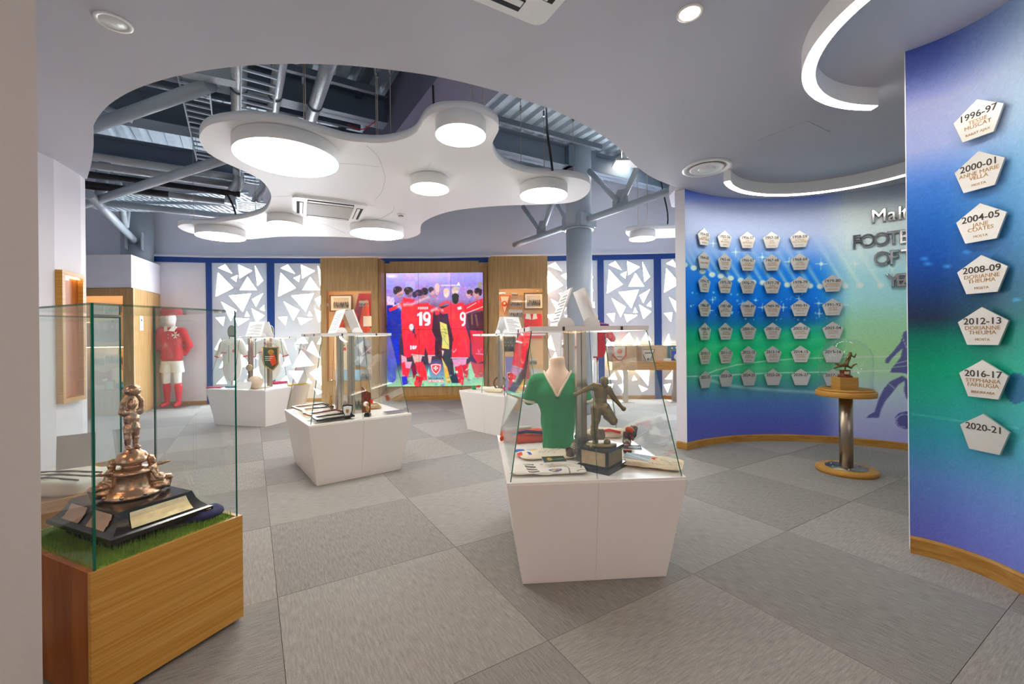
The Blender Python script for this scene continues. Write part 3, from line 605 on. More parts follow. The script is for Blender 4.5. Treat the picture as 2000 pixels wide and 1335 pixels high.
for x, y, d, lb in [(562, 312, .82, 'biggest round ceiling lamp under the white cloud'), (900, 266, .385, 'round lamp at the rounded tip of the cloud over the mauve downstand'), (839.5, 370, .396, 'small round lamp in the middle of the cloud'), (1062, 383, .52, 'round lamp on the cloud lobe by the round column'),
                    (557, 440, .433, 'small round lamp beside the air conditioner on the cloud'), (737, 458, .76, 'wide round lamp on the far edge of the cloud by the smoke detector'), (431.5, 463, .64, 'round lamp under the narrow tongue of the cloud'), (1254.5, 467, .4, 'round lamp under the small separate cloud')]:
    zb = ZK - .12; p = Pz(x, y, zb); t = thing('disc_lamp', lb, 'lamp', (p.x, p.y, zb), 0, 'round disc lamps'); r = d / 2
    MB().lathe([(r * .985, .004), (r, .008), (r, .112), (r * .97, .118)], 64).build('housing', M_plas, t); MB().lathe([(0, 0), (r * .985, 0), (r * .985, .004), (0, .004)], 64).build('diffuser', M_lamp, t)
    MB().lathe([(r * .86, .117), (r * .86, .1215)], 48).build('mounting_ring', M_grille, t)
for x, y, d, lb in [(.4, -.9, .8, 'big added warm fill disc, unseen, over the entrance floor'), (1.7, -1.6, .6, 'added warm fill disc, unseen, over the entrance by the mural wall'), (-2.9, .7, .6, 'added warm fill disc, unseen, behind the entrance wall')]:  # warm fill lamps added out of view to brighten the near area
    t = thing('disc_lamp', lb, 'lamp', (x, y, ZC - .12), 0, 'round disc lamps'); r = d / 2
    MB().lathe([(r * .985, .004), (r, .008), (r, .112), (r * .97, .119)], 64).build('housing', M_plas, t); MB().lathe([(0, 0), (r * .985, 0), (r * .985, .004), (0, .004)], 64).build('diffuser', M_wfill, t)
# curved light strips fixed below the ceiling
def arc_light(c, r, a0, a1, label, wd=.055, z0=2.90):
    n = 48; path = [(c[0] + r * math.cos(R(a0 + (a1 - a0) * i / n)), c[1] + r * math.sin(R(a0 + (a1 - a0) * i / n))) for i in range(n + 1)]
    t = thing('curved_light', label, 'lamp', (path[n // 2][0], path[n // 2][1], z0), 0, 'curved ceiling lights'); o = path[n // 2]; path = [(x - o[0], y - o[1]) for x, y in path]
    MB().sweep(path, [(-wd / 2 - .008, .004), (-wd / 2, .004), (-wd / 2, .012), (wd / 2, .012), (wd / 2, .004), (wd / 2 + .008, .004), (wd / 2 + .008, ZC - z0 - .001), (-wd / 2 - .008, ZC - z0 - .001)], smooth=False).build('housing', M_plas, t)
    MB().sweep(path, [(-wd / 2, 0), (wd / 2, 0), (wd / 2, .011), (-wd / 2, .011)]).build('diffuser', M_strip, t)
arc_light((2.58, 2.16), .885, 90, 262, 'half-ring light strip on the ceiling beside the entrance mural wall', z0=2.93)
arc_light((3.08, 3.93), .99, 146, 14, 'curved light strip following the alcove mural wall', z0=2.93)
# downlights
def downlight(x, y, r, lit, label, grp='recessed downlights'):
    t = thing('downlight', label, 'lamp', (x, y, ZC), 0, grp)
    MB().lathe([(r * .76, 0), (r * .78, -.006), (r, -.006), (r * 1.02, 0)], 40).build('trim_ring', M_plas, t); MB().lathe([(0, -.003), (r * .76, -.003), (r * .76, -.0005), (0, -.0005)], 32).build('lens', M_spot if lit else M_plas, t)
ceilcut = []
p = Pz(1347, 25, ZC); downlight(p.x, p.y, .066, True, 'lit warm downlight in the ceiling near the air conditioner')
p = Pz(222, 43, ZC); downlight(p.x, p.y, .082, False, 'unlit white downlight in the ceiling near the entrance wall')
# air conditioner cassettes
def cassette(p, rz, s_, label, z):
    t = thing('air_conditioner', label, 'air conditioner', (p[0], p[1], z), rz, 'ceiling cassette air conditioners'); h = s_ / 2
    rr = .06; pl = []
    for cx, cy, a in ((h - rr, h - rr, 0), (-h + rr, h - rr, 90), (-h + rr, -h + rr, 180), (h - rr, -h + rr, 270)):
        pl += [(cx + rr * math.cos(R(a + k * 22.5)), cy + rr * math.sin(R(a + k * 22.5))) for k in range(5)]
    MB().prism(pl, -.028, 0).build('fascia', M_plas, t); MB().box(-.26 * s_ / .82, .26 * s_ / .82, -.26 * s_ / .82, .26 * s_ / .82, -.036, -.027).build('intake_grille', M_grille, t)
    for k in range(4):
        a = k * R(90); q = MB().at((0, 0, 0), a); q.box(-h * .62, h * .62, h * .72, h * .90, -.031, -.026); q.build('outlet_slot', M_dark, t)
        q = MB().at((0, 0, 0), a); q.box(-h * .6, h * .6, h * .74, h * .82, -.036, -.03); q.build('louvre', M_plas, t)
p1, p2, p3 = Pz(577.5, 385, ZK - .028), Pz(725, 403, ZK - .028), Pz(567, 420, ZK - .028)
cc = (p2 + p3) / 2; cassette((cc.x, cc.y), math.atan2(p2.y - p1.y, p2.x - p1.x), (p2 - p1).length, 'white cassette air conditioner set into the cloud', ZK)
pc = Pz(1055, 52, ZC - .03); pd = Pz(940, 4, ZC - .03); a = math.atan2(pc.y - pd.y, pc.x - pd.x); e1 = Vector((math.cos(a), math.sin(a))); e2 = Vector((-e1.y, e1.x))
cc = Vector((pc.x, pc.y)) - e1 * .44 - e2 * .44; cassette(cc, a, .9, 'white cassette air conditioner in the plain ceiling over the entrance', ZC)
p = Pz(783, 418, ZK); t = thing('smoke_detector', 'small white smoke detector on the cloud', 'detector', (p.x, p.y, ZK)); MB().lathe([(.05, 0), (.05, -.02), (.035, -.024), (.035, -.04), (.02, -.05), (0, -.05)], 24).build('body', M_plas, t); MB().lathe([(.036, -.026), (.036, -.034)], 24).build('sensor_slot', M_dark, t)
p = Pz(1380, 327, ZC); t = thing('air_diffuser', 'round white air diffuser in the ceiling before the alcove', 'air vent', (p.x, p.y, ZC)); 
MB().lathe([(.235, 0), (.235, -.012), (.205, -.016), (.19, -.004), (.165, .0)], 48).build('outer_ring', M_plas, t); MB().lathe([(.19, .0), (.185, -.003), (0, -.003)], 40).build('throat', M_grille, t)
MB().lathe([(.165, -.012), (.15, -.02), (.12, -.014), (.1, -.006)], 40).build('cone', M_plas, t); MB().lathe([(.09, -.008), (.07, -.024), (0, -.03)], 32).build('centre_cone', M_plas, t)
q4 = [XY(1480, 273, ZC), XY(1577, 236, ZC), XY(1622, 257, ZC), XY(1527, 291, ZC)]
t = thing('access_panel', 'flush rectangular access panel in the ceiling by the alcove', 'hatch', (q4[0][0], q4[0][1], ZC)); L = [(x - q4[0][0], y - q4[0][1]) for x, y in q4]
MB().prism(L, -.002, 0).build('hatch_frame', M_grille, t); cx = sum(x for x, y in L) / 4; cy = sum(y for x, y in L) / 4; MB().prism([(cx + (x - cx) * .985, cy + (y - cy) * .985) for x, y in L], -.003, -.0005).build('hatch_door', M_ceil, t)
# ------------------------------------------------------------------ printed murals on the two curved walls
def proj(X, Y, Z):
    dz = Z - CH; return 1000 + FP * (_c * X - _s * dz) / Y, HY - FP * (_s * X + _c * dz) / Y
def mix(a, b, t): return a * (1 - t[..., None]) + b * t[..., None]
def stops(Yp, st):
    xs = [q[0] for q in st]; return np.stack([np.interp(Yp, xs, [q[1][i] / 255 for q in st]) for i in range(3)], -1)
def lift(C, k=1.38): L = np.minimum(.9, C ** 2.2 * k); return L ** (1 / 2.2)
nu, nv = 360, 360
cv = Canvas(nu, nv); U = cv.X; V = 1 - cv.Y; AA = A0 + (A1 - A0) * U
fx, fy, fz = FC[0] + FR * np.cos(AA), FC[1] + FR * np.sin(AA), V * ZC
cv.X, cv.Y = proj(fx, fy, fz); PX, PYv = cv.X, cv.Y
Lft = stops(PYv, [(365, (66, 98, 190)), (382, (104, 128, 206)), (402, (165, 176, 226)), (455, (160, 176, 230)), (490, (112, 150, 222)), (530, (20, 112, 214)), (575, (0, 112, 214)), (605, (4, 96, 196)), (632, (8, 112, 160)), (652, (10, 172, 128)), (690, (24, 184, 112)), (722, (60, 178, 130)), (750, (70, 150, 150)), (785, (76, 112, 178)), (830, (80, 92, 176)), (880, (84, 94, 172))])
Rgt = stops(PYv, [(340, (120, 130, 150)), (375, (150, 160, 172)), (410, (196, 208, 208)), (480, (184, 206, 210)), (540, (150, 200, 220)), (590, (150, 205, 205)), (630, (150, 205, 168)), (680, (158, 206, 150)), (720, (160, 204, 160)), (760, (172, 200, 200)), (800, (170, 180, 222)), (880, (150, 152, 214))])
t = np.clip((PX - 1585) / 85, 0, 1); t = t * t * (3 - 2 * t); cv.C = mix(Lft, Rgt, t)
dk = np.clip((1385 - PX) / 60, 0, 1) * np.exp(-((PYv - 690) / 60) ** 2) * .35; cv.C = mix(cv.C, np.ones(3) * np.array([.05, .42, .38]), dk)
for i, (x, y) in enumerate([(1337, 517), (1355, 523), (1372, 530), (1391, 536), (1408, 539), (1427, 543), (1447, 547), (1471, 551), (1490, 552), (1510, 554), (1538, 556), (1560, 557), (1582, 558), (1602, 559), (1650, 558), (1680, 557), (1720, 557), (1760, 556)]):
    ln = 40 + 50 * i / 14
    for k in range(6): cv.line([(x, y), (x - ln * .62 * (k + 1) / 6, y - ln * (k + 1) / 6)], 2.5 + 1.1 * k, (.82, .88, 1), .11)
    cv.ell(x, y, 7.5, 6, (.80, .90, 1.0), .9, .35)
rm = np.random.RandomState(5)
for _ in range(60):
    x, y = rm.uniform(1342, 1700), rm.uniform(560, 625); r = rm.choice([1.0, 1.2, 2.0]); cv.ell(x, y, r * 1.5, r * 1.5, (.6, .9, 1), .85, .9)
for x, y, r in [(1393, 475, 7), (1437, 492, 8), (1489, 502, 9), (1541, 511, 8), (1604, 515, 11), (1392, 585, 6), (1387, 606, 6), (1450, 593, 7), (1489, 600, 8), (1530, 600, 7), (1599, 592, 8), (1560, 583, 5), (1600, 612, 7), (1476, 586, 4), (1670, 515, 9), (1650, 595, 7)]:
    cv.ell(x, y, r * .45, r * .45, (.85, .97, 1), .95, .9); cv.line([(x - r, y), (x + r, y)], 1.2, (.8, .95, 1), .7); cv.line([(x, y - r), (x, y + r)], 1.2, (.8, .95, 1), .7)
for a in ([(1340, 690), (1420, 672), (1500, 660), (1600, 640)], [(1400, 720), (1450, 700), (1560, 668), (1640, 655)], [(1460, 725), (1540, 705), (1620, 690)]): cv.line(a, 14, (.45, .85, .6), .3)
for a, wd, al in (([(1330, 735), (1380, 734), (1500, 728), (1620, 726), (1800, 722)], 1.8, .7), ([(1378, 731), (1400, 722), (1440, 712), (1500, 704), (1560, 700), (1640, 697), (1800, 695)], 2.0, .65), ([(1378, 731), (1388, 742), (1420, 752), (1470, 758), (1540, 763), (1640, 768)], 5.0, .42)): cv.line(a, wd, (.86, .95, .9), al)
def sil(pts): return [(1580 + x / 2.3, 380 + y / 2.3) for x, y in pts]
PUR = (.33, .34, .56)
for pl in ([(455, 602), (425, 617), (412, 660), (375, 708), (345, 738), (343, 757), (358, 756), (372, 735), (402, 706), (420, 690), (412, 730), (372, 780), (364, 797), (400, 798), (432, 802), (470, 815), (520, 800), (520, 600)],
           [(365, 838), (420, 812), (444, 828), (402, 852), (372, 892), (345, 924), (325, 962), (314, 1002), (258, 1002), (268, 990), (295, 974), (312, 920), (336, 870)], [(430, 830), (480, 826), (500, 880), (460, 925), (438, 915), (428, 885)]): cv.poly(sil(pl), PUR, .95)
cv.ell(1580 + 436 / 2.3, 380 + 1012 / 2.3, 22, 17, PUR, .95); cv.ell(1580 + 428 / 2.3, 380 + 1014 / 2.3, 18, 13, (.55, .58, .78), 1); cv.ell(1580 + 432 / 2.3, 380 + 1016 / 2.3, 16, 11.5, PUR, 1)
for a in ([(385, 760), (440, 745)], [(378, 775), (440, 768)], [(420, 640), (440, 690)], [(360, 850), (385, 870)]): cv.line(sil(a), 1.3, (.66, .8, .68), .9)
cv.noise(.012, 2); cv.C = np.clip(lift(cv.C), 0, 1)
def farfn(u, v): a = A0 + (A1 - A0) * u; return FC[0] + FR * np.cos(a), FC[1] + FR * np.sin(a), v * ZC
o = add('mural_print', cv.mesh('mural_print', farfn, M_mural), wall_far)
# near wall
npth = np.array(near_path[:-2] + [(2.59, .8)]); sl_ = np.concatenate([[0], np.cumsum(np.linalg.norm(np.diff(npth, axis=0), axis=1))]); sl_ /= sl_[-1]
def nearfn(u, v): return np.interp(u, sl_, npth[:, 0]) - .0, np.interp(u, sl_, npth[:, 1]), v * ZC
cv = Canvas(260, 340); U = cv.X; V = 1 - cv.Y; X, Y, Z = nearfn(U, V); cv.X, cv.Y = proj(X, Y, Z)
PYn = np.where(Y > 0, 652 - (Z - CH) * FP / 2.45, 0)          # row at the distance of the plaques
A = stops(PYn, [(60, (62, 78, 146)), (120, (96, 110, 172)), (180, (152, 158, 204)), (270, (140, 152, 204)), (350, (60, 112, 190)), (420, (34, 96, 176)), (500, (24, 76, 158)), (560, (26, 60, 116)), (620, (34, 48, 72)), (660, (8, 110, 92)), (720, (10, 138, 104)), (780, (30, 142, 124)), (860, (44, 132, 150)), (950, (80, 118, 178)), (1050, (88, 98, 176)), (1150, (86, 92, 172))])
B = stops(PYn, [(0, (150, 175, 185)), (150, (156, 178, 190)), (300, (140, 178, 192)), (450, (90, 150, 180)), (560, (60, 120, 140)), (650, (40, 140, 130)), (720, (40, 160, 140)), (850, (70, 150, 170)), (1000, (110, 130, 200)), (1150, (100, 110, 190))])
t = np.clip((cv.X - 1830) / 190, 0, 1) * .8; t = np.where(Y < 2.1, .8, t); cv.C = mix(A, B, t)
for x, y in ((1805, 505), (1850, 520), (1888, 492), (1985, 585), (1812, 515)): cv.ell(x, y, 12, 5, (.3, .7, 1), .6, .9)
cv.ell(1985, 758, 24, 30, (.13, .28, .5), .7); cv.line([(1782, 808), (1880, 822), (1990, 836)], 3, (.5, .9, .8), .25); cv.noise(.01, 4); cv.C = np.clip(lift(cv.C, 1.6), 0, 1)
o = add('mural_print', cv.mesh('mural_print', nearfn, M_mural), wall_near)
# ------------------------------------------------------------------ raised steel lettering
def farhit(px, py):
    d = ray(px, py); a = d.x ** 2 + 1; b = -2 * (d.x * FC[0] + FC[1]); c = FC[0] ** 2 + FC[1] ** 2 - FR ** 2; tt = (-b + math.sqrt(b * b - 4 * a * c)) / (2 * a)
    x, y = d.x * tt, tt; return math.atan2(y - FC[1], x - FC[0]), CH + d.z * tt
sg = thing('wall_lettering', 'raised brushed-steel lettering on the pale part of the alcove mural', 'sign', (*far(R(52), 0), 1.5))
for word, yb, xs, sz in (('Malta', 421, (1716, 1742, 1757.5, 1768, 1784), .215), ('FOOTBALLER', 467, (1672, 1694, 1721, 1745, 1767, 1788, 1808, 1826, 1842, 1860), .215), ('OFTHE', 505, (1722, 1746, 1773, 1797, 1820), .225), ('YEAR', 550, (1744, 1759, 1774, 1791), .21)):
    _, z = farhit(1735, yb)
    for ch, px in zip(word, xs):
        a = farhit(px, yb)[0]; x, y = far(a, -.016); text('letter', ch, sz, M_chrome, sg, (x - sg.location.x, y - sg.location.y, z - 1.5), (R(90), 0, a - R(90)), .008, 0, sx=.86, bev=.0075)
# ------------------------------------------------------------------ pentagon plaques
PR = .114
pent = [(PR * math.cos(R(90 + 72 * k)), PR * math.sin(R(90 + 72 * k))) for k in range(5)]
plate_me = MB().prism(pent, -.006, .006).data('plate', M_plate); stud_me = MB().lathe([(.012, -.03), (.012, -.006)], 10).data('standoff', M_steel)
def plaque(x, y, z, phi, lines, label, grp, sc_=1.0):
    t = thing('award_plaque', label, 'plaque', (x, y, z), phi, grp)
    r = (R(90), 0, 0); o = add('plate', plate_me, t, (0, 0, 0), r); add('standoff', stud_me, t, (0, 0, 0), r)
    text('year_lettering', lines[0], .050, M_ink, t, (0, -.0068, .036), r, .0004, .0006)
    if len(lines) > 1: text('name_lettering', '\n'.join(lines[1:3]), .030, M_gold, t, (0, -.0068, -.013), r, .0004, 0)
    if len(lines) > 3: text('club_lettering', lines[3], .019, M_gold, t, (0, -.0068, -.064), r, .0004, 0)
rows = [2.52, 2.238, 1.953, 1.662, 1.378, 1.087, .80]; colx = [1371, 1412, 1457, 1505, 1560, 1624]
ang = [farhit(x, 557)[0] for x in colx]
names = {'1954-55': ('LOLLY', 'DEBATTISTA', 'VALLETTA'), '1955-56': ('TONY', 'NICHOLL', 'SLIEMA'), '1956-57': ('JOE', 'BERNARD', 'FLORIANA'), '1957-58': ('JOE', 'CILIA', 'VALLETTA'), '1958-59': ('ALFRED', 'VELLA JAMES', 'FLORIANA'), '1964-65': ('', 'SPALDING', ''), '1965-66': ('RONNIE', 'COCKS', 'SLIEMA'),
         '1966-67': ('EDDIE', 'THEOBALD', 'HIBERNIANS'), '1967-68': ('ALFRED', 'DEBONO', 'FLORIANA'), '1968-69': ('JOHN', 'CALLEJA', 'HIBERNIANS'), '1974-75': ('JOHN', 'VELLA', 'FLORIANA'), '1975-76': ('JOHN', 'DARMANIN', 'FLORIANA'), '1976-77': ('VINCENT', 'MAGRO', 'VALLETTA'), '1977-78': ('RON', 'FARRUGIA', 'VALLETTA'),
         '1978-79': ('SILVIO', 'DEMICELE', 'HAMRUN'), '1979-80': ('NORMAN', 'BUTTIGIEG', 'HIBERNIANS'), '1986-87': ('RAYMOND', 'XUEREB', 'HAMRUN'), '1987-88': ('JOHN', 'BUTTIGIEG', 'SLIEMA'), '1988-89': ('CHARLES', 'SCERRI', 'HIBERNIANS'), '1989-90': ('MICHAEL', 'WOODS', 'SLIEMA'), '1990-91': ('RAYMOND', 'VELLA', 'HIBERNIANS'),
         '1991-92': ('NICKY', 'SALIBA', 'VALLETTA'), '1998-99': ('NICK', 'SALIBA', 'VALLETTA'), '1999-00': ('DAVID', 'CAMILLERI', 'BIRKIRKARA'), '2000-01': ('GILBERT', 'AGIUS', 'VALLETTA'), '2001-02': ('STEFAN', 'GIGLIO', 'SLIEMA'), '2002-03': ('DANIEL', 'BOGDAN', 'SLIEMA'), '2003-04': ('STEFAN', 'GIGLIO', 'SLIEMA'),
         '2010-11': ('ROBERTO', 'BRINCAT', 'VALLETTA'), '2011-12': ('CLAYTON', 'FAILLA', 'HIBERNIANS'), '2012-13': ('PAUL', 'FENECH', 'BALZAN'), '2013-14': ('RYAN', 'FENECH', 'VALLETTA'), '2014-15': ('ANDREW', 'COHEN', 'HIBERNIANS')}
grid = [['1954-55', '1955-56', '1956-57', '1957-58', '1958-59', None], ['1964-65', '1965-66', '1966-67', '1967-68', '1968-69', None], ['1974-75', '1975-76', '1976-77', '1977-78', '1978-79', '1979-80'], ['1986-87', '1987-88', '1988-89', '1989-90', '1990-91', '1991-92'],
        ['1998-99', '1999-00', '2000-01', '2001-02', '2002-03', '2003-04'], ['2010-11', '2011-12', '2012-13', '2013-14', '2014-15', '2015-16'], ['2022-23', '2023-24', '2024-25', '2025-26', '2026-27', '2027-28']]
for r_, row in enumerate(grid):
    for c_, yr in enumerate(row):
        if not yr: continue
        x, y = far(ang[c_], -.032); plaque(x, y, rows[r_], ang[c_] - R(90), [yr] + [n for n in names.get(yr, ())], 'metal pentagon plaque marked %s on the alcove mural' % yr, 'year plaques on the alcove wall')
def nearhit(px, py):
    d = ray(px, py); best = None
    for (ax, ay), (bx, by) in zip(near_path[:-1], near_path[1:]):
        e = (bx - ax) - d.x * (by - ay)
        if abs(e) < 1e-9: continue
        tt = (d.x * ay - ax) / e
        if 0 <= tt <= 1:
            y = ay + tt * (by - ay); best = (ax + tt * (bx - ax), y, CH + d.z * y, math.atan2(by - ay, bx - ax)); break
    return best
for px, py, ln in ((1920, 236, ('1996-97', 'TESSIE', 'MUSCAT', 'RABAT AJAX')), (1922, 337, ('2000-01', 'ANNE MARIE', 'VELLA', 'MOSTA')), (1925.5, 438, ('2004-05', 'JANE', 'COATES', 'MOSTA')), (1927.5, 539, ('2008-09', 'DORIANNE', 'THEUMA', 'MOSTA')), (1929, 640, ('2012-13', 'DORIANNE', 'THEUMA', 'MOSTA')), (1931, 743, ('2016-17', 'STEPHANIA', 'FARRUGIA', 'BIRKIRKARA')), (1933, 848, ('2020-21',))):
    x, y, z, ph = nearhit(px, py); nx, ny = math.sin(ph), -math.cos(ph)
    plaque(x + nx * .034, y + ny * .034, z, ph, list(ln), 'metal pentagon plaque marked %s on the blue-green wall by the entrance' % ln[0], 'year plaques on the entrance mural wall')
# ------------------------------------------------------------------ timber display wall with video screens
def cabinet(name, label, x0, x1, y0, y1, z1, n, grp=None, shelf=None, side=None):
    nx0, nx1, nz0, nz1 = n; t = thing(name, label, 'cabinet', ((x0 + x1) / 2, y0, 0), 0, grp); X = lambda v: v - (x0 + x1) / 2; d = y1 - y0
    for nm, a in (('left_stile', (x0, nx0, nz0, nz1)), ('right_stile', (nx1, x1, nz0, nz1))): MB().box(X(a[0]), X(a[1]), 0, .03, a[2], a[3]).build('stile', M_oakv, t)
    MB().box(X(x0), X(x1), 0, .03, nz1, z1).build('top_panel', M_oakv, t); MB().box(X(x0), X(x1), 0, .03, 0, nz0).build('lower_panel', M_oakv, t)
    MB().box(X(x0), X(x0) + .025, .03, d, 0, z1).build('side_panel', M_oakv, t)
    MB().prism([(X(x1) - .025, .03), (X(x1), .03), (X(x1) + side[0], side[1]), (X(x1) + side[0] - .025, side[1])] if side else [(X(x1) - .025, .03), (X(x1), .03), (X(x1), d), (X(x1) - .025, d)], 0, z1).build('side_panel', M_oakv, t)
    if side: MB().prism([(X(x0), .03), (X(x1) - .03, .03), (X(x1) + side[0] - .03, side[1]), (X(x0), d)], z1 - .02, z1).build('roof_board', M_oakv, t)
    MB().box(X(nx0) - .08, X(nx1) + .08, d - .02, d, nz0, nz1 + .08).build('niche_back', M_cardt, t); MB().box(X(nx0) - .02, X(nx1) + .02, .03, d, nz0 - .02, nz0 - .0005).build('niche_floor', M_oakh, t); MB().box(X(nx0) - .08, X(nx1) + .08, .03, d, nz1 + .08, nz1 + .1).build('niche_head', M_oakh, t)
    for s_ in (nx0 - .1, nx1 + .08): MB().box(X(s_), X(s_) + .02, .03, d, nz0, nz1 + .08).build('niche_side', M_oakv, t)
    MB().box(X(nx0), X(nx1), .04, .06, nz1 + .02, nz1 + .035).build('light_strip', M_led, t)
    if shelf:
        MB().box(X(nx0), X(nx1), .05, d - .02, shelf, shelf + .015).build('shelf', M_oakh, t); MB().box(X(nx0), X(nx1), .05, .07, shelf - .01, shelf).build('light_strip', M_led, t)
    for s_ in (nx0 - .04, nx1 + .04): MB().box(X(s_) - .006, X(s_) + .006, .035, .05, nz0 + .05, nz1 - .05).build('side_light', M_led, t)
    MB().box(X(nx0), X(nx1), .012, .018, nz0, nz1, 0).build('glass_door', M_glass, t); MB().box(X(nx0) + .01, X(nx0) + .05, .0, .014, nz1 - .32, nz1 - .25).build('lock', M_steel, t)
    return t
CB1 = cabinet('display_cabinet', 'oak cabinet with orange pennants in its lit niche beside the video wall', -4.008, -2.806, 9.02, 9.34, 3.05, (-3.885, -2.945, .46, 2.35), 'oak wall cabinets')
CB2 = cabinet('display_cabinet', 'oak cabinet with cream pennant and red collar shirt in its niche', -.433, .758, 9.02, 9.34, 3.05, (-.265, .652, .45, 2.365), 'oak wall cabinets')
CB3 = cabinet('display_cabinet', 'oak corner cabinet with shelves beside the red-shirted mannequin', -8.6, -6.862, 7.8, 8.03, 2.31, (-8.3, -7.05, .45, 2.17), 'oak wall cabinets', shelf=1.245, side=(-.5, 1.27))
# oak surround of the video wall
vw = thing('timber_surround', 'oak panelled recess framing the video wall', 'panelling', (-1.66, 9.4, 0))
MB().box(-1.145, 1.225, 0, .05, 0, 3.03).build('back_panel', M_oakv, vw); MB().box(-1.145, 1.225, -.012, 0, 0, .10).build('plinth_board', M_oakh, vw)
for x in (-1.145, 1.175): MB().box(x, x + .05, -.32, 0, 0, 3.03).build('cheek', M_oakv, vw)
MB().box(1.10, 1.125, -.05, .0, .28, 2.80).build('edge_batten', M_oakv, vw)
# ---- the six-screen picture, painted in the coordinates of the close-up
cv = Canvas(379, 447, 80, 915, 190, 1175)
cv.grad([(190, rgb(196, 176, 232)), (300, rgb(150, 132, 206)), (420, rgb(150, 120, 180)), (520, rgb(96, 60, 90)), (800, rgb(70, 40, 64)), (980, rgb(60, 50, 70)), (1060, rgb(110, 150, 130)), (1175, rgb(150, 205, 160))])
cv.ell(130, 215, 60, 22, (1, .93, .93), .8, .8); cv.poly([(80, 255), (150, 255), (150, 330), (80, 330)], rgb(150, 140, 226), .6); cv.poly([(250, 262), (330, 262), (330, 330), (250, 330)], rgb(176, 166, 236), .6); cv.poly([(640, 190), (915, 190), (915, 300), (640, 330)], rgb(128, 120, 214), .55)
RED, DRED, SK, NB = rgb(242, 44, 60), rgb(190, 24, 48), rgb(214, 160, 160), rgb(26, 44, 150)
def body(pts, c, a=1.0): cv.poly(pts, c, a)
def head(x, y, rx, ry, hair, face=SK, fx=0, fy=12):
    cv.ell(x + fx * .6, y + 4, rx * .74, ry * .95, face); cv.ell(x - fx * .2, y - ry * .38, rx * .82, ry * .58, hair); cv.ell(x - fx * 1.2, y - ry * .05, rx * .42, ry * .55, hair); cv.ell(x + fx * .6 + rx * .25, y + ry * .25, rx * .4, ry * .5, tuple(min(1, c * 1.12) for c in face), .6, .8); cv.ell(x + fx * .6, y + ry * .7, rx * .6, ry * .35, tuple(c * .72 for c in face), .5, .7)
body([(470, 500), (640, 470), (640, 950), (560, 960), (480, 880)], rgb(62, 36, 52)); body([(560, 850), (640, 860), (720, 1150), (640, 1150), (590, 1000)], rgb(52, 58, 70))
# rear row of faces
for h in ((470, 345, 30, 34, rgb(70, 50, 70), SK, 8, 14), (520, 330, 26, 50, rgb(226, 178, 170), rgb(226, 178, 170), 0, 0), (600, 365, 32, 42, rgb(226, 182, 172), rgb(236, 190, 180), 0, 6), (680, 345, 40, 36, rgb(190, 170, 160), rgb(222, 182, 170), -8, 12), (800, 375, 34, 36, rgb(60, 44, 54), SK, -10, 12), (870, 370, 42, 48, rgb(46, 34, 40), rgb(190, 140, 130), -16, 6), (890, 300, 26, 26, rgb(150, 130, 120), rgb(150, 130, 120), 0, 0)): head(*h)
cv.ell(598, 392, 10, 5, (1, 1, 1)); cv.ell(490, 395, 10, 10, rgb(250, 90, 90)); cv.line([(545, 470), (610, 440), (650, 470)], 18, RED); cv.line([(560, 300), (690, 300)], 10, rgb(240, 220, 220), .8); body([(690, 300), (705, 270), (718, 305)], (1, 1, 1))
# staff at the left, dark blue
body([(84, 470), (150, 440), (205, 490), (215, 640), (200, 745), (186, 760), (190, 960), (160, 1040), (100, 1050), (84, 900)], NB); body([(84, 760), (186, 758), (190, 960), (110, 1040), (84, 1040)], rgb(20, 40, 190)); body([(84, 390), (150, 400), (150, 470), (84, 465)], rgb(205, 190, 226)); cv.ell(120, 1080, 40, 60, rgb(40, 60, 180))
head(183, 350, 48, 48, rgb(58, 44, 56), rgb(196, 146, 146), 18, 26)
body([(100, 500), (200, 450), (225, 430), (240, 470), (170, 500), (110, 525)], RED); cv.line([(140, 475), (190, 455)], 7, (1, .9, .92)); cv.line([(180, 470), (235, 520)], 24, rgb(170, 160, 200))
# player behind 19
body([(225, 400), (330, 420), (330, 560), (300, 720), (215, 715), (205, 560)], RED); head(275, 355, 48, 46, rgb(50, 38, 56), rgb(140, 100, 120), 10, 16); body([(212, 712), (320, 712), (330, 800), (290, 915), (232, 930)], rgb(232, 36, 66)); cv.ell(296, 660, 20, 28, (.85, .9, .85)); body([(205, 900), (250, 920), (255, 960), (300, 960), (260, 1080), (210, 1080)], rgb(206, 150, 170)); body([(205, 970), (235, 960), (250, 1060), (215, 1080)], RED); body([(230, 1010), (280, 1020), (260, 1100), (230, 1080)], RED)
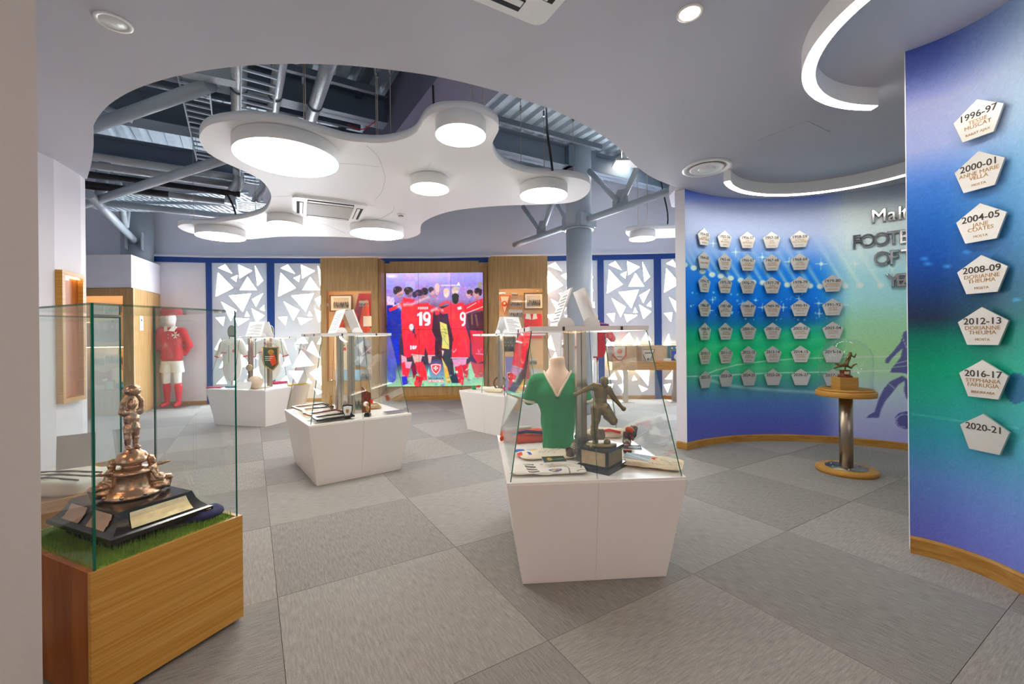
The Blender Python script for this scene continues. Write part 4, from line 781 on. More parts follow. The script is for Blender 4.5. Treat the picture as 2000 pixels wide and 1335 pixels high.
# number 19
body([(238, 505), (330, 462), (430, 450), (482, 478), (505, 560), (540, 550), (530, 510), (480, 470)], RED); body([(240, 500), (330, 460), (440, 450), (488, 500), (478, 600), (470, 690), (498, 760), (335, 760), (318, 640), (296, 560), (250, 525)], RED); head(375, 380, 50, 48, rgb(44, 40, 66), rgb(150, 110, 130), 40, 20); cv.ell(410, 350, 34, 32, rgb(40, 32, 44))
cv.line([(235, 465), (300, 462), (440, 400)], 20, rgb(216, 168, 176)); body([(322, 752), (498, 752), (494, 905), (436, 905), (410, 830), (402, 905), (296, 892), (312, 810)], RED); cv.line([(296, 898), (402, 910)], 6, (.95, .95, 1)); cv.line([(434, 909), (494, 909)], 6, (.95, .95, 1))
body([(300, 905), (385, 912), (372, 965), (320, 975)], SK); body([(434, 914), (470, 914), (458, 975), (440, 975)], SK); body([(322, 965), (388, 960), (420, 1040), (425, 1120), (380, 1125), (345, 1050)], RED); body([(330, 1080), (390, 1100), (370, 1175), (325, 1170)], rgb(205, 24, 44)); body([(290, 1000), (325, 985), (340, 1060), (310, 1110)], rgb(130, 20, 50)); body([(205, 1090), (250, 1085), (262, 1150), (215, 1165)], rgb(40, 44, 190)); cv.ell(340, 1150, 26, 30, rgb(230, 60, 70))
W = (.97, .97, 1)
body([(346, 548), (372, 530), (388, 530), (388, 648), (362, 648), (362, 562), (346, 568)], W); cv.ell(428, 572, 34, 44, W); cv.ell(428, 568, 13, 20, RED); body([(440, 580), (460, 570), (458, 630), (440, 650), (408, 650), (412, 632), (432, 626)], W)
for i in range(6): body([(354 + i * 15, 486), (364 + i * 15, 484), (364 + i * 15, 506), (354 + i * 15, 508)], W, .85)
body([(282, 820), (296, 818), (298, 852), (284, 856)], W, .9); body([(300, 822), (318, 818), (322, 850), (304, 854)], W, .9); body([(324, 820), (342, 822), (330, 852), (322, 848)], W, .9)
# gold trophy and green
body([(540, 615), (600, 640), (618, 760), (620, 855), (555, 845), (560, 760), (545, 690)], rgb(210, 196, 110)); cv.line([(560, 650), (600, 700), (570, 760), (610, 820)], 5, rgb(120, 150, 80), .8); cv.line([(555, 700), (610, 720)], 4, rgb(80, 70, 60), .8); body([(555, 860), (575, 870), (560, 920)], rgb(220, 190, 190))
body([(555, 930), (600, 1010), (632, 1140), (600, 1150), (575, 1060)], rgb(222, 168, 60)); body([(552, 928), (560, 935), (590, 1020), (580, 1020)], rgb(200, 216, 130)); body([(425, 1080), (440, 1010), (456, 1100)], rgb(170, 230, 190)); body([(650, 990), (662, 985), (672, 1050), (660, 1080)], rgb(120, 190, 150))
# number 9
body([(545, 512), (650, 462), (745, 450), (772, 540), (760, 660), (798, 780), (660, 790), (640, 700), (618, 600), (612, 545), (560, 550)], RED); head(675, 415, 38, 46, rgb(40, 30, 34), rgb(40, 30, 34), 0, 0); body([(650, 785), (798, 780), (796, 925), (636, 930), (640, 850)], RED); cv.line([(636, 932), (780, 932)], 6, (.95, .95, 1)); body([(640, 940), (770, 938), (760, 990), (660, 1010)], rgb(206, 140, 170)); body([(664, 1020), (725, 985), (740, 1110), (735, 1170), (700, 1150)], RED); body([(730, 1000), (790, 975), (770, 1110), (745, 1090)], rgb(215, 30, 50)); body([(670, 1050), (686, 1040), (692, 1060), (676, 1066)], W, .9)
cv.ell(738, 572, 26, 40, W); cv.ell(738, 568, 11, 18, RED); body([(750, 590), (762, 582), (760, 636), (746, 656), (726, 656), (730, 640), (745, 632)], W); body([(690, 490), (725, 482), (730, 510), (696, 515)], W, .8); body([(645, 850), (655, 880), (682, 846), (672, 870), (652, 886)], W)
# right-hand player
body([(745, 480), (850, 440), (912, 415), (915, 520), (860, 520), (765, 545)], rgb(226, 34, 50)); cv.line([(765, 545), (912, 490)], 6, W); cv.line([(775, 500), (855, 455)], 5, W); body([(770, 560), (915, 525), (915, 700), (880, 690), (800, 700)], rgb(72, 34, 50)); cv.line([(815, 560), (820, 640)], 12, rgb(150, 100, 70)); cv.line([(850, 560), (865, 650)], 12, rgb(130, 90, 70))
body([(800, 690), (915, 700), (915, 960), (860, 985), (815, 900)], rgb(214, 40, 60)); body([(865, 850), (880, 880), (905, 836), (895, 862), (872, 890)], W, .7); body([(800, 960), (860, 985), (915, 980), (915, 1100), (820, 1100)], rgb(190, 60, 70)); cv.line([(850, 896), (912, 902)], 6, rgb(220, 180, 230)); body([(780, 1000), (800, 960), (840, 1100), (790, 1120)], rgb(150, 200, 160))
for i in range(70): x, y = rm.uniform(85, 910), rm.uniform(1060, 1170); cv.ell(x, y, rm.uniform(8, 26), rm.uniform(4, 14), [rgb(130, 210, 150), rgb(90, 110, 220), rgb(200, 220, 200), rgb(90, 70, 120)][rm.randint(4)], .5, .7)
# folds, stripes and shading of the photographed cloth
fo = np.random.RandomState(12)
for (x0, x1, y0, y1, n) in ((310, 490, 480, 750, 26), (330, 490, 760, 890, 14), (630, 770, 480, 770, 24), (650, 790, 790, 920, 12), (215, 310, 430, 700, 14), (90, 200, 490, 1000, 26), (770, 910, 440, 520, 8), (810, 910, 700, 960, 12), (480, 630, 500, 900, 16), (335, 425, 970, 1100, 8), (670, 740, 1000, 1140, 8)):
    for _ in range(n):
        x, y = fo.uniform(x0, x1), fo.uniform(y0, y1); dx, dy = fo.normal() * 22, abs(fo.normal()) * 40; k = fo.rand()
        cv.line([(x, y), (x + dx * .5, y + dy * .5 + 5), (x + dx, y + dy)], fo.uniform(4, 9), (1, .55, .6) if k > .6 else (.45, .02, .1), .16 if k > .6 else .22)
for _ in range(160):
    x, y = fo.uniform(85, 910), fo.uniform(300, 470); cv.ell(x, y, fo.uniform(5, 16), fo.uniform(5, 14), [rgb(226, 186, 190), rgb(90, 60, 90), rgb(240, 60, 76), rgb(200, 190, 230)][fo.randint(4)], .32, .8)
for x, y in ((195, 372), (285, 372), (478, 358), (600, 372), (672, 357), (790, 388), (855, 378)):
    cv.ell(x - 7, y - 10, 4, 3, rgb(70, 40, 50), .45, .8); cv.ell(x + 8, y - 10, 4, 3, rgb(70, 40, 50), .45, .8); cv.ell(x, y + 12, 7, 3, rgb(150, 60, 70), .4, .8)
cv.line([(470, 520), (520, 500), (560, 520)], 22, rgb(222, 176, 180)); cv.line([(560, 535), (530, 500)], 14, RED)
_n = np.random.RandomState(3)
for q_ in (8, 16, 40):
    g_ = _n.normal(size=(447 // q_ + 2, 379 // q_ + 2, 3)) * np.array([1, .6, .8]); cv.C = np.clip(cv.C + .017 * np.kron(g_, np.ones((q_, q_, 1)))[:447, :379], 0, 1)
for _ in range(2): P_ = np.pad(cv.C, ((1, 1), (1, 1), (0, 0)), 'edge'); cv.C = (P_[1:-1, 1:-1] * 2 + P_[:-2, 1:-1] + P_[2:, 1:-1] + P_[1:-1, :-2] + P_[1:-1, 2:]) / 6
# crest
cv.ell(505, 1035, 92, 110, rgb(90, 130, 205), .75, .7)
sh = [(455, 985), (503, 976), (550, 985), (546, 1030), (530, 1058), (503, 1082), (474, 1058), (459, 1030)]
def shrink(pl, k, cx=503, cy=1022): return [(cx + (x - cx) * k, cy + (y - cy) * k) for x, y in pl]
cv.poly(sh, rgb(238, 70, 84)); cv.poly(shrink(sh, .86), (1, .96, .97)); cv.poly(shrink(sh, .74), rgb(232, 62, 66))
def maltese(cx, cy, r, nt=.45):
    out = []
    for k in range(4):
        a = R(90 * k); f = lambda x, y: (cx + x * math.cos(a) - y * math.sin(a), cy + x * math.sin(a) + y * math.cos(a))
        out.append([f(0, 0), f(r, -r * .42), f(r * .72, 0), f(r, r * .42)])
    return out
for q in maltese(501, 1018, 22): cv.poly(q, (1, 1, 1))
cv.poly([(435, 1120), (570, 1120), (570, 1138), (435, 1138)], rgb(236, 50, 66)); 
cv.noise(.015, 9)
scr = thing('video_wall', 'six-screen video wall showing celebrating players in red shirts', 'screen', (-1.66, 9.36, .30))
VW, VH = 2.11, 2.47; cx0 = -1.675 + 1.66; cuts = [0, 126, 252, 378]; rcut = [0, 223, 446]
for r_ in range(2):
    for c_ in range(3):
        xa, xb = cx0 - VW / 2 + VW * c_ / 3, cx0 - VW / 2 + VW * (c_ + 1) / 3; zb, zt = VH * (1 - (r_ + 1) / 2), VH * (1 - r_ / 2); g = .0028
        pnl = MB().box(xa + g * .4, xb - g * .4, .004, .04, zb + g * .4, zt - g * .4).build('screen', M_gblack, scr)
        me = cv.mesh('picture', lambda u, v: (xa + g + u * (xb - xa - 2 * g), 0 * u, zb + g + v * (zt - zb - 2 * g)), M_screen, (rcut[r_], rcut[r_ + 1] + 1), (cuts[c_], cuts[c_ + 1] + 1)); add('picture', me, pnl)
M_wtx = emit('screen_white', 'ffffff', .5); M_dtx = emit('screen_navy', '20306a', .4)
text('caption', 'OF FOOTBALL', .052, M_wtx, scr, (cx0 + .015, -.002, VH * (1 - (1129 - 190) / 985)), (R(90), 0, 0), .0005, .001); text('caption', 'MALTA MUSEUM', .044, M_dtx, scr, (cx0 + .015, -.002, VH * (1 - (1108 - 190) / 985)), (R(90), 0, 0), .0005, .0005)
# ------------------------------------------------------------------ framed display on the side wall
wd_ = thing('wall_display', 'narrow oak-framed lit display on the white side wall', 'display case', (-4.30, 4.05, 0), math.atan2(.936, -.351))
for a in ((0, .045, .75, 2.02), (.335, .38, .75, 2.02)): MB().box(a[0], a[1], -.055, -.002, a[2], a[3]).build('frame_upright', M_oakg, wd_)
for z in (.75, 1.975): MB().box(.045, .335, -.055, -.002, z, z + .045).build('frame_rail', M_oakg, wd_)
MB().box(.045, .335, -.012, -.002, .79, 1.98).build('back_board', M_amber, wd_); MB().box(.05, .33, -.03, -.02, 1.965, 1.975).build('light_strip', M_led, wd_); MB().box(.05, .11, -.05, -.015, 1.93, 1.96).build('spot', M_plas, wd_)
# ------------------------------------------------------------------ white glass-hooded cases
ZP = .575
def pane(name, q4, th, parent, ctr):
    q = [Vector(p) for p in q4]; n = (q[1] - q[0]).cross(q[3] - q[0]).normalized()
    if n.dot(q[0] - Vector(ctr)) > 0: n = -n
    return MB().mesh(q + [p + n * th for p in q], [(0, 1, 2, 3), (7, 6, 5, 4)], 0).mesh(q + [p + n * th for p in q], [(0, 1, 5, 4), (1, 2, 6, 5), (2, 3, 7, 6), (3, 0, 4, 7)], 1).build(name, [M_glass, M_edge], parent)
def showcase(label, fl, fa, tent=True):
    f = Vector((math.cos(fa), math.sin(fa))); s_ = Vector((-f.y, f.x)); W, D, w, d = .97 / 2, 1.13 / 2, .80 / 2, .96 / 2
    c = Vector((fl[0], fl[1])) + f * W + s_ * D
    t = thing('glass_showcase', label, 'display case', (c.x, c.y, 0), fa, 'white plinth showcases')
    z1 = ZP - .012
    MB().hexa([(-w, -d, 0), (w, -d, 0), (w, d, 0), (-w, d, 0)], [(-W, -D, z1), (W, -D, z1), (W, D, z1), (-W, D, z1)]).build('plinth', M_white, t)
    e = .004; g = .0018
    for s2 in (-1, 1):        # two doors on the front
        xa, xb = (-w, -g) if s2 < 0 else (g, w); Xa, Xb = (-W, -g) if s2 < 0 else (g, W)
        MB().hexa([(xa, -d - e, .004), (xb, -d - e, .004), (xb, -d, .004), (xa, -d, .004)], [(Xa, -D - e, z1), (Xb, -D - e, z1), (Xb, -D, z1), (Xa, -D, z1)]).build('door', M_white, t)
    MB().box(-W, W, -D, D, z1, ZP).build('deck', M_white, t)
    i = .018; a, b = W - i, D - i; k = .135; A, B = a - k, b - k; z2 = 1.372
    lo = [(-a, -b), (a, -b), (a, b), (-a, b)]; hi = [(-A, -B), (A, -B), (A, B), (-A, B)]; ctr = (0, 0, .9)
    for j in range(4):
        l0, l1, h0, h1 = lo[j], lo[(j + 1) % 4], hi[j], hi[(j + 1) % 4]
        for u0, u1 in ([(0, .4985), (.5015, 1)] if j in (0, 2) else [(0, 1)]):
            L = lambda p, q, u: (p[0] + (q[0] - p[0]) * u, p[1] + (q[1] - p[1]) * u)
            pane('glass_panel', [(*L(l0, l1, u0), ZP), (*L(l0, l1, u1), ZP), (*L(h0, h1, u1), z2), (*L(h0, h1, u0), z2)], .006, t, ctr)
    for x0, x1, y0, y1 in ((-A - .008, A + .008, -B - .008, -B + .016), (-A - .008, A + .008, B - .016, B + .008), (-A - .008, -A + .016, -B, B), (A - .016, A + .008, -B, B)): MB().box(x0, x1, y0, y1, z2 - .004, z2 + .022).build('top_rail', M_plas, t)
    pane('glass_lid', [(-A, -B, z2 + .016), (A, -B, z2 + .016), (A, B, z2 + .016), (-A, B, z2 + .016)], .004, t, (0, 0, 0))
    for x, y in ((-A * .45, -B - .008), (A * .55, -B - .008), (-A - .008, -B * .4), (-A - .008, B * .6), (A + .008, 0)): MB().cbox((x, y, z2 + .008), (.012, .012, .022)).build('clip', M_char, t)
    for x in (-A + .018, A - .026): MB().box(x, x + .008, -B + .03, B - .03, z2 + .0, z2 + .008).build('light_strip', M_cled, t)
    for y in (-.19, .19):
        MB().box(-.03, .03, y - .026, y + .026, ZP, z2 + .03).build('post', M_steel, t); MB().box(-.003, .003, y - .0275, y - .0255, ZP, z2).build('post_groove', M_dgrey, t)
        for zz in (1.27,): MB().cbox((.034, y - .02, zz), (.018, .018, .018)).build('post_knob', M_steel, t); MB().cbox((-.034, y - .02, zz), (.018, .018, .018)).build('post_knob', M_steel, t)
    # two leaning caption boards over the lid
    for s2 in (-1, 1):
        q = [(s2 * .135, -.15, z2 + .03), (s2 * .135, .15, z2 + .03), (s2 * .045, .15, z2 + .27), (s2 * .045, -.15, z2 + .27)]; th = .012 * s2
        bd_ = MB().hexa(q, [(x - th, y, z) for x, y, z in q]).build('caption_board', M_plas, t)
        b = MB()
        for r_ in range(9):
            u = .12 + r_ * .085; x, z = s2 * (.135 - .09 * u) + s2 * .0015, z2 + .03 + .24 * u; b.mesh([(x, -.12, z), (x, .12 - .05 * (r_ % 3), z), (x - s2 * .0024, .12 - .05 * (r_ % 3), z + .006), (x - s2 * .0024, -.12, z + .006)], [(0, 1, 2, 3)])
        b.build('caption_lines', M_greyink, bd_)
        MB().prism([(s2 * .06 + .055 * math.cos(R(a_)), .055 * math.sin(R(a_))) for a_ in range(0, 181, 15)], -.004, .004).build('board_bracket', M_plas, t, (s2 * .02, -.155, z2 + .03)).rotation_euler = (R(90), 0, 0)
    return t
SC1 = showcase('nearest white showcase holding the green jersey and bronze footballer'.replace('nearest ', ''), XY(990, 944, ZP), R(4.5))
SC2 = showcase('white showcase full of framed pictures, shields and small trophies', XY(602.8, 831, ZP), R(37.5))
SC3 = showcase('white showcase with match ball and pennant before the patterned windows', XY(518, 762, ZP), R(76))
SC4 = showcase('white showcase with scarves standing before the right oak cabinet'.replace('right oak cabinet', 'oak cabinet with cream pennant'), XY(897, 761.5, ZP), R(-46))
# ------------------------------------------------------------------ oak cases with tall glass
def oak_case(label, corner, e1, L1, L2, zt, zg, wallm):
    ang_ = math.atan2(e1.y, e1.x); t = thing('oak_showcase', label, 'display case', (corner[0], corner[1], 0), ang_, 'oak plinth showcases')   # local x along e1, y to its left
    MB().box(0, L1, 0, .02, .02, zt).build('side_board', M_oakg, t); MB().box(0, L1, L2 - .02, L2, .02, zt).build('side_board', M_oakg, t)
    MB().box(0, .02, .02, L2 - .02, .02, zt).build('end_board', M_oakshade, t); MB().box(L1 - .02, L1, .02, L2 - .02, .02, zt).build('end_board', M_oakg, t)  # first end board in darker oak, its shade painted into the colour
    MB().box(.02, L1 - .02, .02, L2 - .02, zt - .05, zt - .03).build('deck', M_oakg, t); MB().box(.03, L1 - .03, .03, L2 - .03, 0, .022).build('base_plinth', M_dark, t)
    o = .014; a, b, c_, d = o, L1 - o, o, L2 - o; ctr = (L1 / 2, L2 / 2, 1)
    for q in ([(a, c_), (b, c_)], [(b, c_), (b, d)], [(b, d), (a, d)], [(a, d), (a, c_)]):
        pane('glass_panel', [(*q[0], zt - .03), (*q[1], zt - .03), (*q[1], zg), (*q[0], zg)], .008, t, ctr)
    pane('glass_lid', [(a, c_, zg), (b, c_, zg), (b, d, zg), (a, d, zg)], .008, t, ctr)
    return t
w1 = (-1.517, 1.539); E1 = Vector((.402, .9157))
OC1 = oak_case('oak plinth case with tall glass over the silver trophy on turf', w1, E1, .558, .69, .50, 1.474, 0)
OC2 = oak_case('oak plinth case with glass standing behind the trophy case', (-2.576, 2.04), Vector((.6, .8)), .56, .8, .50, 1.474, 0)
# ------------------------------------------------------------------ display table by the windows
ty = 8.62
tb = thing('display_table', 'oak table case on steel legs before the patterned windows', 'display table', (2.75, ty, 0))
MB().box(-.75, 1.6, 0, .5, .66, .83).build('apron', M_oakh, tb)
for x in (-.44, .58, 1.4): MB().box(x - .048, x + .048, .16, .25, .01, .66).build('leg', M_steel, tb); MB().box(x - .14, x + .14, .06, .36, 0, .012).build('foot_plate', M_steel, tb)
MB().box(-.74, 1.59, .44, .46, .83, 1.15).build('back_board', M_cardt, tb)
for q in ([(-.74, .03), (1.59, .03)], [(-.74, .03), (-.74, .46)]): pane('glass_panel', [(*q[0], .83), (*q[1], .83), (*q[1], 1.18), (*q[0], 1.18)], .006, tb, (.4, .25, 1))
pane('glass_lid', [(-.74, .03, 1.18), (1.59, .03, 1.18), (1.59, .46, 1.18), (-.74, .46, 1.18)], .006, tb, (.4, .25, .9)); MB().box(-.13, -.118, .03, .46, .83, 1.18).build('divider', M_steel, tb)
# ------------------------------------------------------------------ glass dome on a pillar stand
ds = thing('dome_stand', 'round oak pillar stand with steel pole in the alcove', 'stand', (3.245, 4.19, 0))
MB().lathe([(.25, 0), (.25, .035), (.243, .042), (0, .042)], 48).build('base', M_oakg, ds); MB().lathe([(.17, .042), (.17, .048), (0, .048)], 40).build('base_plate', M_steel, ds); MB().lathe([(.056, .048), (.056, .735)], 24).build('pole', M_steel, ds)
for a_ in range(0, 360, 60): MB().lathe([(.008, .048), (.008, .054), (0, .054)], 8).build('screw', M_chrome, ds, (.13 * math.cos(R(a_)), .13 * math.sin(R(a_)), 0))
MB().lathe([(.24, .735), (.243, .74), (.243, .78), (.236, .787), (0, .787)], 48).build('table_disc', M_oakg, ds); MB().lathe([(.222, .787), (.222, .807), (0, .807)], 48).build('raised_disc', M_oakg, ds)
t = MB().lathe([(.212, .0)] + [(.212, .28)] + [(.212 * math.cos(R(a_)), .28 + .212 * math.sin(R(a_))) for a_ in range(6, 91, 6)], 48).build('glass_dome', M_pane, None, (3.245, 4.19, .807)); tag(t, 'clear glass dome over the small bronze figure', 'dome')
# ------------------------------------------------------------------ exhibits: helpers
def picture(name, label, cat, wd, ht, cv, loc, rot, frame=None, fw=.02, depth=.015, grp=None, parent=None, mount=0.0):
    """a flat print w x h in local xz facing -y, optional frame"""
    t = thing(name, label, cat, loc, 0, grp); t.rotation_euler = rot
    if frame:
        for a in ((-wd / 2 - fw, -wd / 2, -ht / 2 - fw, ht / 2 + fw), (wd / 2, wd / 2 + fw, -ht / 2 - fw, ht / 2 + fw), (-wd / 2, wd / 2, -ht / 2 - fw, -ht / 2), (-wd / 2, wd / 2, ht / 2, ht / 2 + fw)): MB().box(a[0], a[1], -depth, 0, a[2], a[3]).build('frame', frame, t)
    MB().box(-wd / 2, wd / 2, -.004, 0, -ht / 2, ht / 2).build('mount', M_paper, t)
    k = 1 - mount; add('print', cv.mesh('print', lambda u, v: ((u - .5) * wd * k, 0 * u - .005, (v - .5) * ht * k), M_print), t); return t
def teamphoto(seed=0, tone=(.75, .72, .66), wide=32, tall=22):
    cv = Canvas(wide, tall, 0, 1, 0, 1, tone); rn = np.random.RandomState(seed); cv.grad([(0, np.array(tone) * .92), (.35, np.array(tone)), (.7, np.array(tone) * .55), (1, np.array(tone) * .85)])
    for row, y in ((7, .42), (6, .62)):
        for i in range(row): x = (i + .5) / row; d = rn.uniform(.22, .6); cv.ell(x, y + .14, .055, .16, (d, d, d), .9); cv.ell(x, y - .04, .026, .05, (.72, .6, .5), .95)
    return cv
def maltese_mesh(r, th, mat):
    b = MB()
    for q in maltese(0, 0, r): b.prism(q, -th, th)
    return b.data('maltese_cross', mat)
def folded(name, label, cat, c, sz, rz, mat, seed, grp=None, n=56, h=.03, amp=.006, extra=()):
    return tag(sdf(name, [('b', (0, 0, h * .55), (sz[0] / 2, sz[1] / 2, h * .5), h * .42)] + list(extra), mat, None, n, .03, lambda P: amp * wrinkle(P, 26, seed) + amp * .5 * wrinkle(P, 70, seed + 1), None, (c[0], c[1], ZP + amp), (0, 0, rz)), label, cat, grp)
def cloth_print(name, label, cat, c, sz, rz, cv, seed, grp=None, n=120, h=.018, amp=.0065, extra=()):
    """a folded garment whose print is painted on the cloth; cv spans the footprint in local metres, y downwards = towards the viewer"""
    V, Q = solid([('b', (0, 0, h * .55), (sz[0] / 2, sz[1] / 2, h * .5), h * .4)] + list(extra), n, .03, lambda P: amp * wrinkle(P, 22, seed) + amp * .55 * wrinkle(P, 55, seed + 1) - 1.6 * amp * ((np.abs(P[:, 0]) / sz[0] * 2) ** 6 + (np.abs(P[:, 1]) / sz[1] * 2) ** 6))
    h_, w_ = cv.C.shape[:2]; i = np.clip(((V[:, 0] / sz[0] + .5) * (w_ - 1)).round().astype(int), 0, w_ - 1); j = np.clip(((.5 - V[:, 1] / sz[1]) * (h_ - 1)).round().astype(int), 0, h_ - 1)
    C = cv.C[j, i]; L = np.where(C <= .04045, C / 12.92, ((C + .055) / 1.055) ** 2.4); L = np.concatenate([L, np.ones((len(V), 1))], 1)
    return tag(add(name, npmesh(name, V, Q, M_cloth, True, L), None, (c[0], c[1], ZP + amp * .8), (0, 0, rz)), label, cat, grp)
def decal(name, parent, mat, pts, z, th=.002):
    return MB().prism(pts, z - th, z).build(name, mat, parent)
# ------------------------------------------------------------------ showcase one: jersey bust, bronze footballer, boots, shirts
bx, by = .305, 2.92
bust = thing('jersey_bust', 'half torso bust wearing a green V-neck jersey', 'bust', (bx, by, ZP), R(-6))
tors = [('e', (0, 0, .37), (.148, .10, .15)), ('e', (.0, .0, .2), (.118, .086, .22)), ('c', (-.105, .0, .462), (.105, .0, .462), .05, .05), ('e', (.008, 0, .02), (.112, .082, .1)), ('e', (.06, -.05, .38), (.06, .05, .06)), ('e', (-.06, -.05, .38), (.06, .05, .06))]
sdf('torso', [('c', (0, .01, .42), (0, .0, .60), .058, .052), ('e', (0, 0, .38), (.138, .088, .16)), ('c', (-.055, 0, .462), (.055, 0, .462), .036, .036)], M_skin, bust, 56, .05, None, lambda P: np.maximum(P[:, 2] - .622 - P[:, 0] * .12, .3 - P[:, 2]))
sdf('jersey', tors + [('c', (.145, 0, .455), (.182, .015, .345), .052, .05), ('c', (-.145, 0, .455), (-.19, .015, .345), .052, .05)], M_green, bust, 84, .035, lambda P: .010 * wrinkle(P * np.array([1, 1, .3]), 55, 3) * np.clip((.42 - P[:, 2]) / .3, .15, 1), lambda P: np.maximum(np.maximum((P[:, 2] - .375 - 1.75 * np.abs(P[:, 0])) / 2.0, -P[:, 2]), (P[:, 2] - .30) * 0 - 1))
V_ = [(.092, .0, .528), (.075, -.045, .502), (.052, -.08, .462), (.026, -.099, .418), (.0, -.105, .374)]
MB().tube(smooth_loop(V_ + [(-x, y, z) for x, y, z in V_[-2::-1]], 4, False), .0085, 8).build('collar', M_cream, bust)
for s2 in (-1, 1): MB().tube([(s2 * .1865, .016, .335), (s2 * .1885, .017, .318)] if s2 > 0 else [(-.194, .016, .335), (-.197, .017, .318)], [.053, .052], 20).build('cuff', M_cream, bust)
MB().tube([(-.012, -.107, .36), (.012, -.108, .357)], .003, 6).build('button_loop', M_char, bust)
# bronze footballer
fx0, fy0 = .513, 2.50
fb = thing('bronze_footballer', 'bronze statuette of a footballer striking a ball on a black pedestal', 'statuette', (fx0, fy0, ZP), R(0))
pr_ = R(51)
for a, m, nm in (((.118, .105, 0, .028), M_gblack, 'pedestal_foot'), ((.098, .085, .028, .118), M_gblack, 'pedestal_block'), ((.106, .094, .118, .13), M_gblack, 'pedestal_cap')): MB().at((0, 0, 0), pr_).hexa([(-a[0], -a[1], a[2]), (a[0], -a[1], a[2]), (a[0], a[1], a[2]), (-a[0], a[1], a[2])], [(-a[0] * .97, -a[1] * .97, a[3]), (a[0] * .97, -a[1] * .97, a[3]), (a[0] * .97, a[1] * .97, a[3]), (-a[0] * .97, a[1] * .97, a[3])]).build(nm, m, fb)
MB().at((0, 0, 0), pr_).box(-.1005, -.0985, -.075, .075, .037, .112).build('inscription_plate', M_silver, fb); MB().at((0, 0, 0), pr_).box(-.085, .085, -.0885, -.0855, .037, .112).build('inscription_plate', M_bronze, fb)
MB().lathe([(.082, .13), (.085, .134), (.08, .143), (0, .145)], 32, sx=1.05, sy=.85).build('ground_plate', M_bronze, fb)
def J(zx, zy, y=0.0): return ((zx - 345) * .00049, y, .145 + (872 - zy) * .00049)
S_ = [('e', J(386, 150, -.016), (.0225, .025, .0295)), ('e', J(388, 188, -.022), (.015, .016, .014)), ('c', J(378, 195, -.008), J(362, 245), .0115, .014), ('c', J(275, 215), J(425, 240), .024, .022), ('e', J(345, 290), (.042, .026, .05)), ('e', J(338, 380), (.038, .025, .045)), ('e', J(330, 450), (.042, .028, .04)),
      ('c', J(268, 205), J(170, 240, -.01), .02, .015), ('c', J(170, 240, -.01), J(60, 285, -.03), .0145, .010), ('e', J(35, 290, -.034), (.014, .012, .011)), ('c', J(435, 240), J(500, 345, .01), .02, .015), ('c', J(500, 345, .01), J(590, 455, .0), .0145, .010), ('e', J(612, 476, -.002), (.015, .012, .014)),
      ('c', J(295, 470), J(278, 600, -.008), .037, .026), ('c', J(278, 600, -.008), J(262, 690, -.006), .024, .02), ('c', J(262, 690, -.006), J(258, 760), .02, .021), ('c', J(258, 760), J(275, 850), .02, .014), ('c', J(280, 868, .01), J(215, 905, -.045), .015, .011),
      ('c', J(385, 470), J(480, 610, -.02), .036, .025), ('c', J(480, 615, -.02), J(440, 600, .075), .022, .017), ('c', J(440, 600, .075), J(420, 560, .12), .016, .012)]
sdf('figure', S_, M_bronze, fb, 150, .007, lambda P: .001 * wrinkle(P, 260, 4))
sdf('face', [('c', J(391, 150, -.039), J(391, 166, -.0415), .003, .0045), ('e', J(374, 147, -.0365), (.006, .003, .003)), ('e', J(406, 149, -.0355), (.006, .003, .003)), ('e', J(390, 183, -.0375), (.0085, .004, .0025)), ('e', J(390, 200, -.034), (.007, .005, .005))], M_bronze, fb, 50, .003)
sdf('hair', [('e', J(384, 128, -.010), (.0235, .0255, .0185)), ('e', J(366, 148, -.002), (.008, .019, .019)), ('e', J(405, 148, -.002), (.008, .019, .019))], M_bronze, fb, 50, .006, lambda P: .0012 * wrinkle(P, 420, 4))
for nm, a, b, r in (('waistband', J(292, 412), J(385, 412), .0), ):
    MB().lathe([(.0405, -.004), (.042, 0), (.0405, .004)], 24, c=J(335, 415), sx=1.0, sy=.68).build(nm, M_bronze, fb)
MB().ball(J(405, 862, -.02), .0205, 16).build('ball', M_bronze, fb); MB().lathe([(.0225, -.003), (.0235, 0), (.0225, .003)], 16, c=J(262, 700, -.006)).build('sock_top', M_bronze, fb)
# shirts laid on the deck
G1 = 'folded shirts in the jersey showcase'
def scrawl(cv, x, y, s_, seed, c=(.12, .12, .16), wd=.0016):
    rn = np.random.RandomState(seed); pts = [(x, y)]
    for k in range(9): pts.append((x + s_ * (k + 1) / 9 + rn.normal() * s_ * .05, y + rn.normal() * s_ * .16))
    cv.line(pts, wd, c, .9)
cs = Canvas(220, 130, -.21, .21, -.125, .125, rgb(236, 220, 196)); cs.poly([(-.21, -.09), (-.15, -.1), (-.14, -.04), (-.21, -.03)], rgb(40, 90, 170)); cs.poly([(-.2, -.12), (-.16, -.12), (-.16, -.1), (-.2, -.1)], rgb(215, 70, 40)); cs.poly([(-.14, -.09), (-.08, -.1), (-.06, -.07), (-.12, -.06)], rgb(90, 160, 215)); cs.poly([(-.2, -.01), (-.165, -.015), (-.165, .05), (-.2, .05)], rgb(215, 70, 40)); cs.poly([(-.135, -.02), (-.11, -.02), (-.105, .05), (-.125, .055)], rgb(40, 80, 180)); cs.ell(-.09, -.06, .03, .018, rgb(226, 190, 120))
for k, (x, y) in enumerate(((-.07, -.02), (-.07, .02), (-.02, -.03), (-.01, .01), (.03, -.05))): scrawl(cs, x, y, .06, k, (.2, .25, .6))
